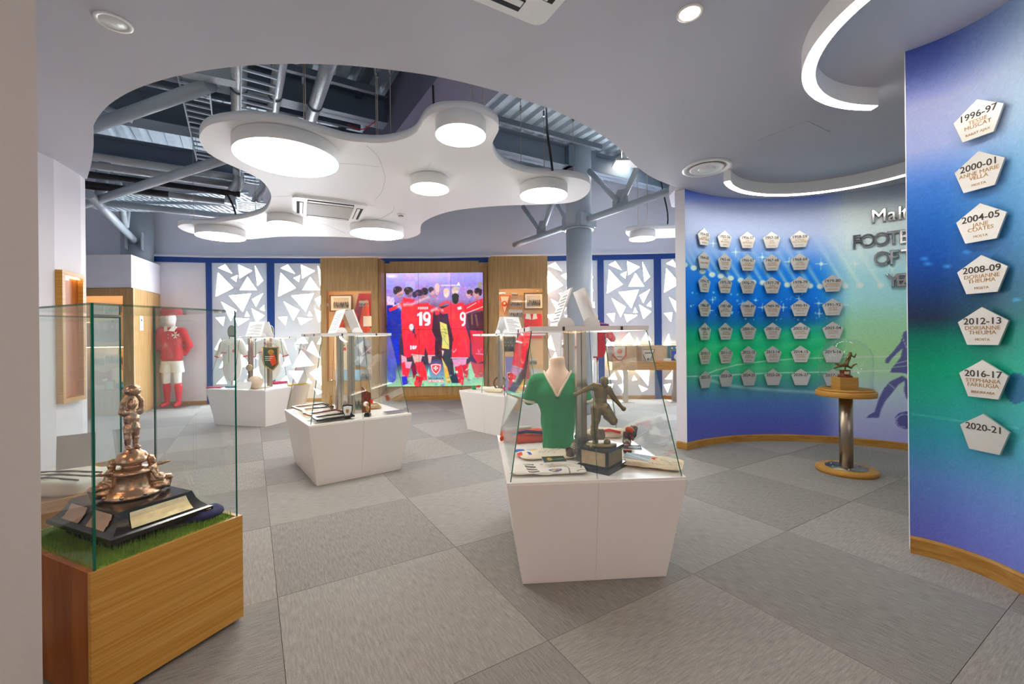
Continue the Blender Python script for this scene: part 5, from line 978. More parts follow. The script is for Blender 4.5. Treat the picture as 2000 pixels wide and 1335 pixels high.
cs.line([(.08, -.06), (.13, -.055), (.165, -.03), (.18, .02)], .008, rgb(40, 70, 170)); cs.line([(.10, -.05), (.135, -.035), (.15, .0)], .006, rgb(90, 60, 60)); cs.line([(.06, -.03), (.1, -.06)], .004, rgb(90, 80, 80))
cloth_print('folded_shirt', 'cream signed shirt with blue trim lying below the green jersey', 'shirt', XY(1070, 889, ZP), (.42, .25), R(4), cs, 11, G1)
cs = Canvas(220, 110, -.22, .22, -.09, .09, rgb(240, 232, 222))
for i in range(4): y = -.075 + i * .04; cs.poly([(-.13 + .006 * i, y), (-.07 + .006 * i, y + .006), (-.066 + .006 * i, y + .03), (-.125 + .006 * i, y + .026)], rgb(92, 80, 70)); cs.line([(-.12 + .006 * i, y + .012), (-.08 + .006 * i, y + .018)], .003, rgb(225, 215, 200))
cs.ell(.04, .055, .038, .022, rgb(60, 110, 170)); cs.ell(.04, .055, .024, .012, rgb(215, 180, 70)); cs.ell(.05, .06, .01, .008, rgb(190, 60, 50)); cs.line([(.1, .0), (.12, .03), (.115, .085)], .004, rgb(40, 35, 40)); cs.line([(.17, -.06), (.2, -.02), (.19, .02)], .006, rgb(120, 100, 90)); cs.line([(.16, .07), (.21, .05)], .006, rgb(110, 60, 60)); cs.line([(-.22, .06), (-.19, .085)], .01, rgb(90, 80, 70))
for k in range(3): cs.ell(-.02 + .03 * k, -.07, .012, .008, rgb(80, 70, 60))
cloth_print('folded_shirt', 'white shirt with black block print and crest by the case edge', 'shirt', XY(1068, 921, ZP), (.44, .18), R(3), cs, 13, G1, h=.022)
cs = Canvas(200, 130, -.2, .2, -.13, .13, rgb(236, 218, 188))
def star8(cv, cx, cy, r, c, rot=.3):
    for q in maltese(0, 0, r): cv.poly([(cx + x * math.cos(rot) - y * math.sin(rot), cy + (x * math.sin(rot) + y * math.cos(rot)) * .95) for x, y in q], c)
star8(cs, -.03, -.05, .06, rgb(214, 62, 34))
for k, (x, y) in enumerate(((.04, -.03), (.07, .0), (.1, .02), (-.02, .05), (.03, .06), (.1, .05), (.12, -.02))): scrawl(cs, x, y, .06, 20 + k)
cloth_print('folded_shirt', 'cream shirt with red eight-pointed cross and signatures', 'shirt', XY(1274, 907, ZP), (.36, .25), R(-24), cs, 17, G1, h=.02)
cvp = Canvas(24, 16, 0, 1, 0, 1, (.10, .2, .12)); cvp.ell(.3, .5, .1, .3, (.8, .6, .2)); cvp.line([(.4, .6), (.9, .5)], .08, (.8, .7, .4))
o = picture('photo_card', 'small dark green photograph lying on the white shirt', 'photo', .13, .075, cvp, (*XY(1082, 916, ZP), ZP + .055), (R(-82), 0, R(8)))
cvp = Canvas(20, 10, 0, 1, 0, 1, (.72, .8, .88)); cvp.line([(0, .2), (1, .8)], .12, (.95, .97, 1)); picture('photo_card', 'curled blue-white card lying on the red cross shirt', 'photo', .15, .06, cvp, (*XY(1245, 912, ZP), ZP + .058), (R(-75), 0, R(-38)))
cvp = Canvas(20, 10, 0, 1, 0, 1, (.2, .17, .17)); cvp.ell(.7, .5, .3, .3, (.6, .65, .7)); picture('photo_card', 'dark photograph tucked behind the red cross shirt', 'photo', .13, .06, cvp, (*XY(1232, 890, ZP), ZP + .052), (R(-80), 0, R(-8)))
pile = [('c', (-.2, 0, .03), (.1, .03, .04), .035, .04), ('c', (-.18, .08, .04), (.14, .05, .05), .04, .03), ('c', (-.1, -.05, .03), (.16, -.03, .03), .03, .035)]
o = sdf('striped_scarf', pile, M_orange, None, 64, .02, lambda P: .008 * wrinkle(P, 45, 21), None, (*XY(1038, 860, ZP), ZP), (0, 0, R(10))); tag(o, 'orange-red scarf heaped behind the signed shirt', 'scarf', 'scarves beside the green jersey')
MB().tube([(-.17, -.05, .065), (-.05, -.045, .08), (.06, -.06, .07), (.16, -.06, .06)], .012, 8).build('dark_stripe', M_navy, o); MB().tube([(-.2, .02, .085), (-.08, .01, .092), (.0, .02, .095)], .014, 8).build('white_stripe', M_wcot, o)
o = sdf('striped_scarf', [('c', (-.12, 0, .03), (.14, .02, .035), .035, .03), ('c', (-.1, .05, .04), (.1, .07, .035), .03, .03)], M_cream, None, 50, .02, lambda P: .006 * wrinkle(P, 45, 25), None, (*XY(1185, 855, ZP), ZP), (0, 0, R(-10))); tag(o, 'cream and red shirt bundled behind the bronze footballer', 'shirt'); MB().tube([(-.08, -.035, .05), (.02, -.02, .066), (.1, -.03, .05)], .01, 8).build('red_stripe', M_rsock, o)
def boot(label, loc, rot, m1, m2, sc_=1.0):
    t = thing('football_boot', label, 'boot', loc, 0, 'football boots by the bronze footballer'); t.rotation_euler = rot; t.scale = (sc_,) * 3
    sdf('upper', [('c', (-.10, 0, .035), (.07, 0, .035), .036, .032), ('e', (.11, 0, .03), (.05, .038, .028)), ('c', (-.09, 0, .04), (-.10, 0, .10), .036, .036)], m1, t, 56, .02, lambda P: .002 * wrinkle(P, 90, 5), lambda P: np.maximum(np.minimum(.05 - np.hypot(P[:, 0] + .1, P[:, 1]) , .1) * 0 - 1, np.where(P[:, 2] > .095, .028 - np.hypot(P[:, 0] + .1, P[:, 1]), -1)))
    sdf('toe_cap', [('e', (.125, 0, .029), (.041, .037, .0285))], m2, t, 30, .01); sdf('heel_patch', [('e', (-.125, 0, .06), (.018, .03, .045))], m2, t, 30, .01)
    MB().prism([(.16, 0), (.14, .034), (.06, .038), (-.08, .03), (-.14, .022), (-.145, -.02), (-.08, -.03), (.06, -.038), (.14, -.034)], -.008, .004).build('sole', m1, t)
    for x, y in ((.12, .02), (.12, -.02), (.06, .025), (.06, -.025), (-.1, .016), (-.1, -.016)): MB().lathe([(.009, 0), (.006, -.014)], 8).build('stud', m2, t, (x, y, -.008))
    for k in range(4): MB().tube([(-.02 + .022 * k, -.028, .055), (-.02 + .022 * k, 0, .074), (-.02 + .022 * k, .028, .055)], .003, 6).build('lace', M_cream, t)
    return t
boot('black and orange football boot lying under the other, toe to the front glass', (.765, 2.885, ZP + .014), (0, 0, R(-104)), M_char, M_orange, .74)
boot('black and orange football boot resting on top of its pair', (.805, 2.955, ZP + .075), (R(-12), R(-24), R(-112)), M_char, M_orange, .74)
p = XY(1122, 893, ZP); boot('old worn leather football boot beside the green jersey', (p[0], p[1] + .03, ZP + .03), (0, R(-28), R(62)), M_brown, M_brown, .62)
p = XY(1160, 872, ZP); boot('old dark leather boot with striped mouth behind the bronze figure', (p[0] - .02, p[1] + .02, ZP + .03), (R(8), R(-12), R(205)), M_brown, M_char, .8)
# ------------------------------------------------------------------ showcase two: frames, shields, trophies
G2 = 'exhibits in the picture showcase'
def L2(x, y): q = SC2.rotation_euler.z; return (SC2.location.x + x * math.cos(q) - y * math.sin(q), SC2.location.y + x * math.sin(q) + y * math.cos(q))
for lx, ly, wd, ht, rz, fr, lb, sd in ((-.25, .33, .30, .22, 48, M_gblack, 'black framed team picture lying at the far end of the picture showcase', 1), (-.26, .08, .24, .2, 30, M_gblack, 'small black framed certificate near the steel posts', 2), (-.24, -.22, .28, .18, 52, M_maho, 'mahogany framed picture lying in the picture showcase', 3), (-.24, -.43, .3, .12, 40, M_gblack, 'slim black framed picture at the front glass of the picture showcase', 4)):
    picture('framed_picture', lb, 'picture', wd, ht, teamphoto(sd, (.8, .74, .68)), (*L2(lx, ly), ZP + .025), (R(-90 + 3), 0, R(rz)), fr, .022, .018, G2)
picture('framed_picture', 'flat gilt framed print with open leaves near the small trophies', 'picture', .26, .18, teamphoto(6, (.86, .76, .6)), (*L2(.22, .02), ZP + .02), (R(-86), 0, R(30)), M_oakg, .012, .014, G2)
x, y = XY(770, 806, ZP); picture('booklet', 'mauve-grey booklet lying at the front rim', 'booklet', .2, .1, Canvas(6, 4, 0, 1, 0, 1, (.48, .42, .5)), (x, y, ZP + .012), (R(-88), 0, R(40)), None, grp=G2)
x, y = XY(690, 806, ZP); picture('team_photograph', 'standing sepia team photograph on clear board', 'photo', .235, .165, teamphoto(8, (.86, .84, .78), 44, 30), (x, y + .06, ZP + .1), (R(-6), 0, R(12)), None, grp=G2); MB().box(-.1, .1, -.01, .03, -.09, -.08).build('stand', M_paper, bpy.context.scene.objects['team_photograph'])
def shield(label, loc, rz, s_, m1, m2, grp=G2):
    t = thing('trophy_shield', label, 'shield', loc, rz, grp); sh_ = [(-.05, .06), (0, .068), (.05, .06), (.048, 0), (.03, -.045), (0, -.07), (-.03, -.045), (-.048, 0)]; sh_ = [(x * s_, y * s_) for x, y in sh_]
    for nm, k, m, d in (('back_board', 1, m1, 0), ('face', .8, m2, -.006), ('crest', .3, M_gold, -.009)): MB().prism([(x * k, y * k) for x, y in sh_], -.006, .006).build(nm, m, t, (0, d, .075 * s_)).rotation_euler = (R(80), 0, 0)
    MB().box(-.03 * s_, .03 * s_, 0, .05 * s_, 0, .012).build('foot', m1, t)
x, y = XY(679, 817, ZP); shield('small white-faced shield trophy with dark rim before the team photograph', (x, y, ZP), R(14), .95, M_gblack, M_plas)
def cup(label, loc, s_=1.0):
    t = thing('small_trophy', label, 'trophy', loc, 0, G2); t.scale = (s_,) * 3
    MB().box(-.03, .03, -.03, .03, 0, .03).build('base', M_gblack, t); MB().box(-.024, .024, -.024, .024, .03, .042).build('base_step', M_gblack, t); MB().lathe([(.01, .042), (.008, .06), (.016, .075), (.02, .1), (.012, .115), (.006, .12), (.014, .14), (0, .15)], 20).build('figure', M_gold, t)
x, y = XY(718, 813, ZP); cup('small gold figure trophy on a black cube base', (x, y, ZP), .9)
x, y = XY(713, 806, ZP); t = thing('wooden_award', 'dark wooden award with slanted top and round white badge', 'award', (x, y + .03, ZP), R(15), G2); MB().prism([(-.04, 0), (.045, 0), (.05, .2), (.0, .225), (-.04, .27)], -.01, .01).build('board', M_maho, t, (0, 0, 0)).rotation_euler = (R(90), 0, 0); MB().lathe([(.026, -.011), (.026, -.014), (0, -.014)], 20).build('badge', M_plas, t, (0, 0, .09)).rotation_euler = (R(-90), 0, 0)
x, y = XY(655, 800, ZP); t = thing('wooden_easel', 'open mahogany plaque stand leaning behind the steel post', 'stand', (x, y + .12, ZP), R(30), G2)
for s2 in (-1, 1): MB().hexa([(s2 * .02, -.06, 0), (s2 * .045, -.06, 0), (s2 * .045, .06, 0), (s2 * .02, .06, 0)], [(s2 * .006, -.05, .4), (s2 * .02, -.05, .4), (s2 * .02, .05, .4), (s2 * .006, .05, .4)]).build('leaf', M_maho, t)
x, y = XY(655, 798, ZP); t = thing('chess_piece_trophy', 'small turned wooden trophy among the frames', 'trophy', (x - .05, y, ZP), 0, G2); MB().lathe([(.03, 0), (.03, .01), (.018, .02), (.012, .06), (.02, .08), (.01, .1), (.016, .12), (0, .135)], 20).build('turned_body', M_oakg, t); MB().ball((0, 0, .14), .012, 12).build('finial', M_gold, t)
x, y = XY(722, 792, ZP); MBr = MB().lathe([(.02, 0), (.024, .02), (.018, .045), (.026, .06), (0, .07)], 18).build('red_cup', M_rsock, None, (x, y + .05, ZP)); tag(MBr, 'small red cup behind the gold figure trophy', 'cup', G2)
cvg = Canvas(30, 26, 0, 1, 0, 1, (.62, .65, .7)); cvg.poly([(.1, .3), (.4, .1), (.5, .6)], (.95, .97, 1)); cvg.poly([(.5, .2), (.9, .5), (.6, .6)], (.35, .36, .42)); cvg.poly([(.2, .7), (.6, .65), (.5, .95)], (.9, .92, .95)); cvg.line([(.1, .95), (.95, .2)], .03, (.95, .95, 1))
# ------------------------------------------------------------------ showcase three: polo shirts, pennant, ball
def polo(label, loc, rz, trim, grp='polo shirts on forms behind the window showcase', capped=False, s_=1.0):
    t = thing('polo_shirt_form', label, 'shirt', loc, rz, grp); t.scale = (s_,) * 3
    sdf('shirt', [('e', (0, 0, .5), (.17, .06, .17)), ('e', (0, 0, .26), (.16, .055, .26)), ('c', (-.13, 0, .6), (.13, 0, .6), .05, .05), ('c', (.16, 0, .57), (.235, 0, .41), .05, .042), ('c', (-.16, 0, .57), (-.235, 0, .41), .05, .042)], M_wcot, t, 72, .035, lambda P: .003 * wrinkle(P, 45, 7), lambda P: .02 - P[:, 2])
    for s2 in (-1, 1):
        MB().tube([(s2 * .236, 0, .402), (s2 * .24, 0, .388)], [.046, .045], 16).build('cuff', trim, t)
        MB().hexa([(s2 * .01, -.075, .565), (s2 * .07, -.05, .60), (s2 * .075, -.01, .655), (s2 * .045, -.03, .655)], [(s2 * .01, -.08, .57), (s2 * .07, -.055, .605), (s2 * .075, -.015, .66), (s2 * .045, -.035, .66)]).build('collar', trim if capped else M_wcot, t)
    MB().tube([(0, -.066, .3), (0, -.068, .5), (0, -.066, .57)], .0025, 6).build('placket', M_greyink, t); add('chest_cross', maltese_mesh(.025, .002, M_rsock), t, (.08, -.066, .48), (R(90), 0, 0))
    MB().box(-.13, -.03, -.068, -.064, .45, .462).build('chest_print', M_pink, t)
    hd = [(.07 * math.sin(R(a)), .10 * math.cos(R(a))) for a in range(0, 360, 20)]; MB().prism(hd, -.008, .008).build('head_form', M_formg, t, (0, .0, .775)).rotation_euler = (R(90), 0, 0); MB().box(-.045, .045, -.008, .008, .58, .72).build('neck_form', M_formg, t); MB().tube([(0, .0, -.42), (0, 0, .05)], .015, 10).build('stand_pole', M_steel, t); MB().lathe([(.14, -.432), (.14, -.42), (0, -.42)], 24).build('base', M_formg, t)
    return t
Zw = 1.0
def on(px, py): return XY(px, py, ZP)
def atY(px, Y): return ((px - 1000) / FP * Y, Y)
x, y = atY(453, 8.2); polo('white polo shirt on a grey form with red cross badge', (x, y, .54), R(-8), M_rsock, s_=1.25)
x, y = atY(526, 8.25); polo('white shirt with pink collar and cuffs on a grey form', (x, y, .54), R(5), M_pink, capped=True, s_=1.25)
x, y = atY(528, 6.95); pn = thing('pennant', 'dark green pennant edged with gold fringe hanging in the window showcase', 'pennant', (x, y, 1.22), R(3))
pl = [(-.125, 0), (.125, 0), (.12, -.27), (.04, -.37), (.0, -.36), (-.10, -.29), (-.125, -.2)]
MB().prism(pl, -.003, .003).build('cloth', M_formg, pn).rotation_euler = (R(90), 0, 0); MB().prism([(x * .86, y * .93 - .012) for x, y in pl], -.005, .005).build('field', pm('pennant_green', '3f4a3c', .8), pn).rotation_euler = (R(90), 0, 0)
MB().tube([(x, 0, y) for x, y in pl + pl[:1]], .009, 6).build('fringe', M_gold, pn); MB().ball((.01, -.006, -.08), (.05, .004, .045), 14).build('emblem_head', M_gold, pn); MB().prism([(.0, -.1), (.07, -.12), (.1, -.26), (.03, -.30), (-.02, -.2)], -.007, .007).build('emblem_body', M_orange, pn).rotation_euler = (R(90), 0, 0)
for k in range(3): MB().box(-.09, .05 - .02 * k, -.009, -.006, -.15 - k * .03, -.143 - k * .03).build('lettering', M_paper, pn)
MB().tube([(-.125, 0, 0), (0, 0, .09), (.125, 0, 0)], .003, 6).build('cord', M_gold, pn)
x, y = atY(498, 6.75); bl = thing('match_ball', 'peach leather match ball resting in the window showcase', 'ball', (x, y, ZP + .105)); sdf('ball', [('e', (0, 0, 0), (.105, .105, .105))], M_mosaic, bl, 40, .01)
for a, b in ((20, 30), (80, -40), (140, 60)): MB().tube([(.106 * math.cos(R(q)), .106 * math.sin(R(q)) * math.cos(R(b)), .106 * math.sin(R(q)) * math.sin(R(b))) for q in range(a, a + 150, 10)], .004, 6).build('seam', M_brown, bl)
x, y = atY(486, 6.95); md = thing('medal', 'shiny round medal hanging from a short chain', 'medal', (x, y, .9)); MB().ball((0, 0, 0), (.055, .02, .055), 20).build('disc', M_silver, md); MB().tube([(0, 0, .055), (.012, 0, .08), (-.01, 0, .11), (.012, 0, .14), (.0, 0, .17)], .004, 6).build('chain', M_brown, md); MB().box(-.003, .003, .018, .024, -.325, .17).build('stand_wire', M_steel, md)
x, y = atY(476, 6.6); picture('caption_card', 'leaning grey text card beside the match ball', 'card', .2, .12, Canvas(8, 6, 0, 1, 0, 1, (.85, .86, .86)), (x, y, ZP + .07), (R(-25), 0, R(8)))
for px, py, m, lb, wd, rz in ((405, 758, M_pink, 'magenta scarf laid at the rim of the window showcase', .24, 8), (455, 757, M_teal, 'teal scarf spread along the rim of the window showcase', .4, 10), (495, 758, M_wcot, 'white towel laid over the teal scarf', .3, 25), (575, 752, M_yell, 'yellow scarf at the end of the window showcase', .34, 72)):
    x, y = XY(px, py, ZP + .01); o = sdf('flat_scarf', [('b', (0, 0, .012), (wd / 2, .05, .01), .009)], m, None, 40, .01, lambda P: .004 * wrinkle(P, 50, int(px)), None, (x + (.03 if px < 450 else 0), y + .13, ZP + .003), (0, 0, R(rz + 76 - 90))); tag(o, lb, 'scarf', 'scarves in the window showcase')
x, y = XY(540, 750, ZP); o = sdf('flat_scarf', [('b', (0, 0, .02), (.13, .05, .018), .014)], M_pink, None, 40, .01, lambda P: .006 * wrinkle(P, 50, 8), None, (x, y + .1, ZP + .004), (0, 0, R(60))); tag(o, 'bright pink scarf rolled under the gold-fringed pennant', 'scarf', 'scarves in the window showcase')
# ------------------------------------------------------------------ showcase four: scarves
def L4(x, y): q = SC4.rotation_euler.z; return (SC4.location.x + x * math.cos(q) - y * math.sin(q), SC4.location.y + x * math.sin(q) + y * math.cos(q))
for lx, ly, m, lb, wd, rz, sd in ((-.36, -.36, M_green, 'green scarf end at the tip of the scarf showcase', .16, -60, 1), (-.16, -.36, M_wcot, 'white scarf with red ends heaped in the scarf showcase', .3, -46, 2), (.1, -.42, M_cream, 'cream scarf folded at the front of the scarf showcase', .26, -40, 3), (.2, -.1, M_pink, 'mauve scarf lying deeper in the scarf showcase', .3, -10, 4)):
    x, y = L4(lx, ly); o = sdf('flat_scarf', [('c', (-wd / 2, 0, .025), (wd / 2, .02, .03), .03, .026), ('c', (-wd / 2.4, .06, .025), (wd / 2.4, .05, .03), .026, .03)], m, None, 46, .02, lambda P: .006 * wrinkle(P, 60, sd), None, (x, y, ZP), (0, 0, R(rz))); tag(o, lb, 'scarf', 'scarves in the scarf showcase')
    if m is M_wcot: MB().tube([(-wd / 2, -.02, .05), (-wd / 2 + .07, -.02, .062)], .016, 8).build('red_end', M_rsock, o)
pn = thing('crest_banner', 'standing banner with red shield and white eight-pointed cross', 'banner', (*L4(.33, -.3), ZP), R(-20))
MB().box(-.075, .075, 0, .008, 0, .5).build('cloth', pm('banner_blue', '8f8bc0', .7), pn); b2 = [(-.05, .06), (0, .068), (.05, .06), (.048, 0), (.03, -.045), (0, -.07), (-.03, -.045), (-.048, 0)]
MB().prism(b2, -.004, .004).build('shield_rim', M_wcot, pn, (0, -.004, .22)).rotation_euler = (R(90), 0, 0); MB().prism([(x * .85, y * .85) for x, y in b2], -.005, .005).build('shield', M_rsock, pn, (0, -.006, .22)).rotation_euler = (R(90), 0, 0); add('cross', maltese_mesh(.027, .002, M_wcot), pn, (0, -.013, .225), (R(90), 0, 0))
t = thing('ball_hoop', 'brown leather hoop standing among the scarves', 'hoop', (*L4(-.05, -.15), ZP + .102)); MB().tube([(.09 * math.cos(R(a)), 0, .09 * math.sin(R(a))) for a in range(0, 361, 15)], .012, 8).build('ring', M_brown, t)
# ------------------------------------------------------------------ trophy, turf, cap in the oak case
def oc(u, v, z): p = Vector(w1) + E1 * u + Vector((-E1.y, E1.x)) * v; return (p.x, p.y, z)
ra = math.atan2(E1.y, E1.x)
tf = thing('turf_mat', 'mat of green grass lining the floor of the trophy case', 'turf', oc(0, 0, 0), ra); MB().box(.024, .534, .024, .666, .47, .495).build('mat', M_grass, tf)
rg = random.Random(5); g = MB()
for _ in range(9000):
    x, y = rg.uniform(.026, .532), rg.uniform(.026, .664)
    if .12 < x < .42 and .15 < y < .6 and rg.random() < .85: continue
    h = rg.uniform(.02, .042); a = rg.uniform(0, 6.28); l = rg.uniform(0, .016); dx, dy = math.cos(a) * .0013, math.sin(a) * .0013; lx, ly = l * math.cos(a + 1.3), l * math.sin(a + 1.3)
    tx, ty_ = min(.534, max(.024, x + lx)), min(.666, max(.024, y + ly)); g.v += [(x - dx, y - dy, .494), (x + dx, y + dy, .494), (tx, ty_, .494 + h)]; n_ = len(g.v); g.f.append([n_ - 3, n_ - 2, n_ - 1]); g.m.append(0); g.sm.append(False)
o = g.build('blades', M_grass, tf); o['kind'] = 'stuff'
tp = thing('silver_trophy', 'tall silver-gilt trophy with a ball-lifting figure on a black plinth', 'trophy', oc(.285, .345, 0), ra)
bl_ = [(.19, .26, .545), (.19, .26, .563), (.178, .248, .568), (.172, .24, .575), (.158, .224, .59), (.146, .21, .61), (.138, .20, .636), (.136, .198, .642)]
b = MB()
for (a, c_, z), (a2, c2, z2) in zip(bl_[:-1], bl_[1:]): b.hexa([(-a, -c_, z), (a, -c_, z), (a, c_, z), (-a, c_, z)], [(-a2, -c2, z2), (a2, -c2, z2), (a2, c2, z2), (-a2, c2, z2)])
b.build('plinth', M_gblack, tp); MB().box(-.15, .15, -.2, .2, .496, .545).build('support_block', M_dark, tp)
def curvedplate(side, c0, c1, m):
    z = [(.1745, .577), (.1625, .592), (.1505, .612), (.1435, .632)]; z2 = [(.243, .577), (.2295, .592), (.2155, .612), (.2065, .632)]; q = MB()
    for i in range(3):
        if side == 0: (r0, h0), (r1, h1) = z2[i], z2[i + 1]; k0 = 1 - .03 * i; q.mesh([(c0 * k0, -r0 - .0, h0), (c1 * k0, -r0, h0), (c1 * (k0 - .03), -r1, h1), (c0 * (k0 - .03), -r1, h1)], [(0, 1, 2, 3)], 0, True)
        else: (r0, h0), (r1, h1) = z[i], z[i + 1]; q.mesh([(-r0, c0, h0), (-r0, c1, h0), (-r1, c1 * .96, h1), (-r1, c0 * .96, h1)], [(0, 1, 2, 3)], 0, True)
    return q.build('engraved_plate', m, tp)
curvedplate(0, -.115, .115, M_silver); curvedplate(1, -.17, -.03, M_copper); curvedplate(1, .03, .17, M_copper)
MB().lathe([(.1, .642), (.105, .65), (.099, .662), (.082, .672), (.073, .684), (.07, .70), (.069, .738), (.074, .745), (.076, .751), (.071, .757), (.06, .763), (.04, .77), (.034, .778), (.045, .786), (.058, .79), (.061, .796), (.058, .81), (.05, .828), (.036, .838), (.03, .842), (.03, .848), (0, .85)], 40).build('bowl_stem', M_copper, tp)
for k in range(8): MB().ball((.1 * math.cos(R(45 * k)), .1 * math.sin(R(45 * k)), .66), .009, 10).build('boss', M_copper, tp)
fz = .85; F_ = [('e', (0, 0, fz + .20), (.019, .02, .025)), ('c', (0, 0, fz + .17), (0, 0, fz + .185), .011, .011), ('c', (-.03, 0, fz + .163), (.03, 0, fz + .163), .015, .015), ('e', (0, 0, fz + .135), (.030, .02, .036)), ('e', (0, 0, fz + .1), (.027, .02, .03)), ('c', (.014, 0, fz + .09), (.016, .004, fz + .052), .019, .0125), ('c', (-.014, 0, fz + .09), (-.018, -.006, fz + .052), .019, .0125), ('c', (.016, .004, fz + .045), (.014, .004, fz + .012), .013, .009), ('c', (-.018, -.006, fz + .045), (-.016, .0, fz + .012), .013, .009), ('c', (.014, .004, fz + .008), (.016, -.022, fz + .006), .009, .008), ('c', (-.016, 0, fz + .008), (-.02, -.026, fz + .006), .009, .008),
              ('c', (-.036, 0, fz + .168), (-.035, -.01, fz + .215), .012, .009), ('c', (-.035, -.01, fz + .215), (-.014, -.008, fz + .245), .0085, .008), ('c', (.036, 0, fz + .168), (.033, -.01, fz + .215), .012, .009), ('c', (.033, -.01, fz + .215), (.013, -.008, fz + .245), .0085, .008)]
sdf('figure', F_, M_copper, tp, 120, .0045, lambda P: .0012 * wrinkle(P, 300, 2)); MB().ball((0, -.006, fz + .262), (.033, .033, .027), 20).build('ball', M_copper, tp)
for a, yx in ((R(-32), 0), (R(152), 1)):
    m_ = Matrix.Rotation(a, 4, 'Z'); T = lambda x, y, z: tuple(m_ @ Vector((x, y, z)))
    sdf('seated_figure', [('e', T(.095, 0, .672), (.036, .036, .026)), ('e', T(.092, 0, .70), (.028, .028, .026)), ('c', T(.075, 0, .70), T(.07, 0, .75), .026, .022), ('c', T(.068, -.022, .757), T(.068, .022, .757), .012, .012), ('e', T(.068, 0, .785), (.016, .016, .02)), ('e', T(.062, 0, .80), (.018, .018, .014)), ('c', T(.068, .024, .756), T(.097, .038, .76), .009, .0065), ('c', T(.097, .038, .76), T(.128, .044, .762), .0065, .005), ('c', T(.068, -.024, .755), T(.09, -.035, .715), .009, .007), ('c', T(.09, .015, .70), T(.13, .02, .695), .018, .014), ('c', T(.13, .02, .695), T(.125, .02, .655), .013, .01)], M_copper, tp, 84, .006, lambda P: .002 * wrinkle(P, 170, 6))
cp = thing('velvet_cap', 'navy velvet cap with gold badge lying on the turf', 'cap', oc(.46, .13, .508), ra + R(10)); sdf('crown', [('e', (0, 0, .02), (.085, .075, .028)), ('e', (-.03, .02, .025), (.05, .05, .025))], M_navy, cp, 50, .02, lambda P: .006 * wrinkle(P, 60, 2)); MB().lathe([(.018, 0), (.018, .003), (0, .004)], 16).build('badge', M_gold, cp, (-.01, -.03, .045)); sdf('peak', [('e', (-.1, .03, .01), (.05, .05, .01))], M_char, cp, 30, .01)
cv_ = Canvas(10, 14, 0, 1, 0, 1, (.93, .84, .7)); picture('caption_card', 'small cream caption card leaning in the trophy case', 'card', .05, .11, cv_, oc(.46, .5, .56), (R(-18), 0, ra + R(-60)))
# second oak case contents
t = thing('folded_kit', 'white kit with black stripes lying in the rear oak case', 'shirt', (-2.62, 2.52, .47)); sdf('cloth', [('b', (0, 0, .05), (.22, .16, .045), .03)], M_wcot, t, 44, .02, lambda P: .006 * wrinkle(P, 40, 3))
for k in range(3): MB().tube([(-.2, -.12 + .07 * k, .095), (0, -.1 + .06 * k, .102), (.2, -.13 + .07 * k, .095)], .006, 6).build('stripe', M_char, t)
picture('caption_card', 'grey open caption card standing in the rear oak case', 'card', .17, .2, Canvas(6, 6, 0, 1, 0, 1, (.72, .7, .68)), (-2.66, 2.62, .67), (R(-12), 0, R(40)))
# ------------------------------------------------------------------ full mannequin in the corner
mq = thing('mannequin', 'white mannequin in red shirt, white shorts and red socks by the wall', 'mannequin', (-6.93, 8.76, 0), R(14)); mq.scale = (.96, .96, .98)
MB().box(-.22, .26, -.25, .2, 0, .012).build('base_plate', M_steel, mq)
sdf('head', [('e', (0, -.02, 1.83), (.088, .105, .125)), ('e', (0, -.06, 1.76), (.06, .06, .06)), ('c', (0, .01, 1.62), (0, 0, 1.74), .065, .062), ('c', (0, -.125, 1.83), (0, -.128, 1.80), .012, .014)], M_mann, mq, 60, .04)
sdf('shirt', [('e', (0, 0, 1.42), (.215, .135, .24)), ('b', (0, 0, 1.2), (.185, .12, .28), .1), ('c', (-.17, 0, 1.575), (.17, 0, 1.575), .075, .075), ('c', (.2, 0, 1.55), (.31, .03, 1.28), .078, .066), ('c', (.31, .03, 1.28), (.17, .15, 1.10), .064, .05), ('c', (-.2, 0, 1.55), (-.31, .03, 1.28), .078, .066), ('c', (-.31, .03, 1.28), (-.17, .15, 1.10), .064, .05)], M_red, mq, 84, .05, lambda P: .004 * wrinkle(P, 30, 3), lambda P: np.maximum(.945 - P[:, 2], P[:, 2] - 1.655))
for s2 in (-1, 1): MB().hexa([(s2 * .005, -.145, 1.575), (s2 * .09, -.10, 1.56), (s2 * .125, -.03, 1.655), (s2 * .06, -.06, 1.68)], [(s2 * .005, -.152, 1.58), (s2 * .09, -.107, 1.565), (s2 * .125, -.037, 1.66), (s2 * .06, -.067, 1.685)]).build('collar', M_wcot, mq)
add('chest_cross', maltese_mesh(.075, .003, M_wcot), mq, (.125, -.128, 1.49), (R(82), 0, R(10)))
for z in (1.5, 1.43): MB().ball((0, -.142, z), .008, 8).build('button', M_wcot, mq)
sdf('shorts', [('c', (.085, 0, .93), (.105, 0, .74), .11, .115), ('c', (-.085, 0, .93), (-.105, 0, .74), .11, .115), ('e', (0, 0, .95), (.18, .12, .09))], M_wcot, mq, 56, .03, lambda P: .004 * wrinkle(P, 40, 9), lambda P: np.maximum(.715 - P[:, 2], P[:, 2] - .955))
for s2 in (-1, 1):
    sdf('leg', [('c', (s2 * .1, 0, .8), (s2 * .105, 0, .52), .082, .062), ('c', (s2 * .105, 0, .52), (s2 * .105, .02, .3), .056, .05)], M_mann, mq, 40, .02)
    sdf('sock', [('c', (s2 * .105, 0, .535), (s2 * .105, .015, .4), .06, .068), ('c', (s2 * .105, .015, .4), (s2 * .105, .03, .09), .068, .042), ('c', (s2 * .105, .03, .06), (s2 * .115, -.15, .045), .045, .036)], M_rsock, mq, 50, .02, None, lambda P: P[:, 2] - .545)
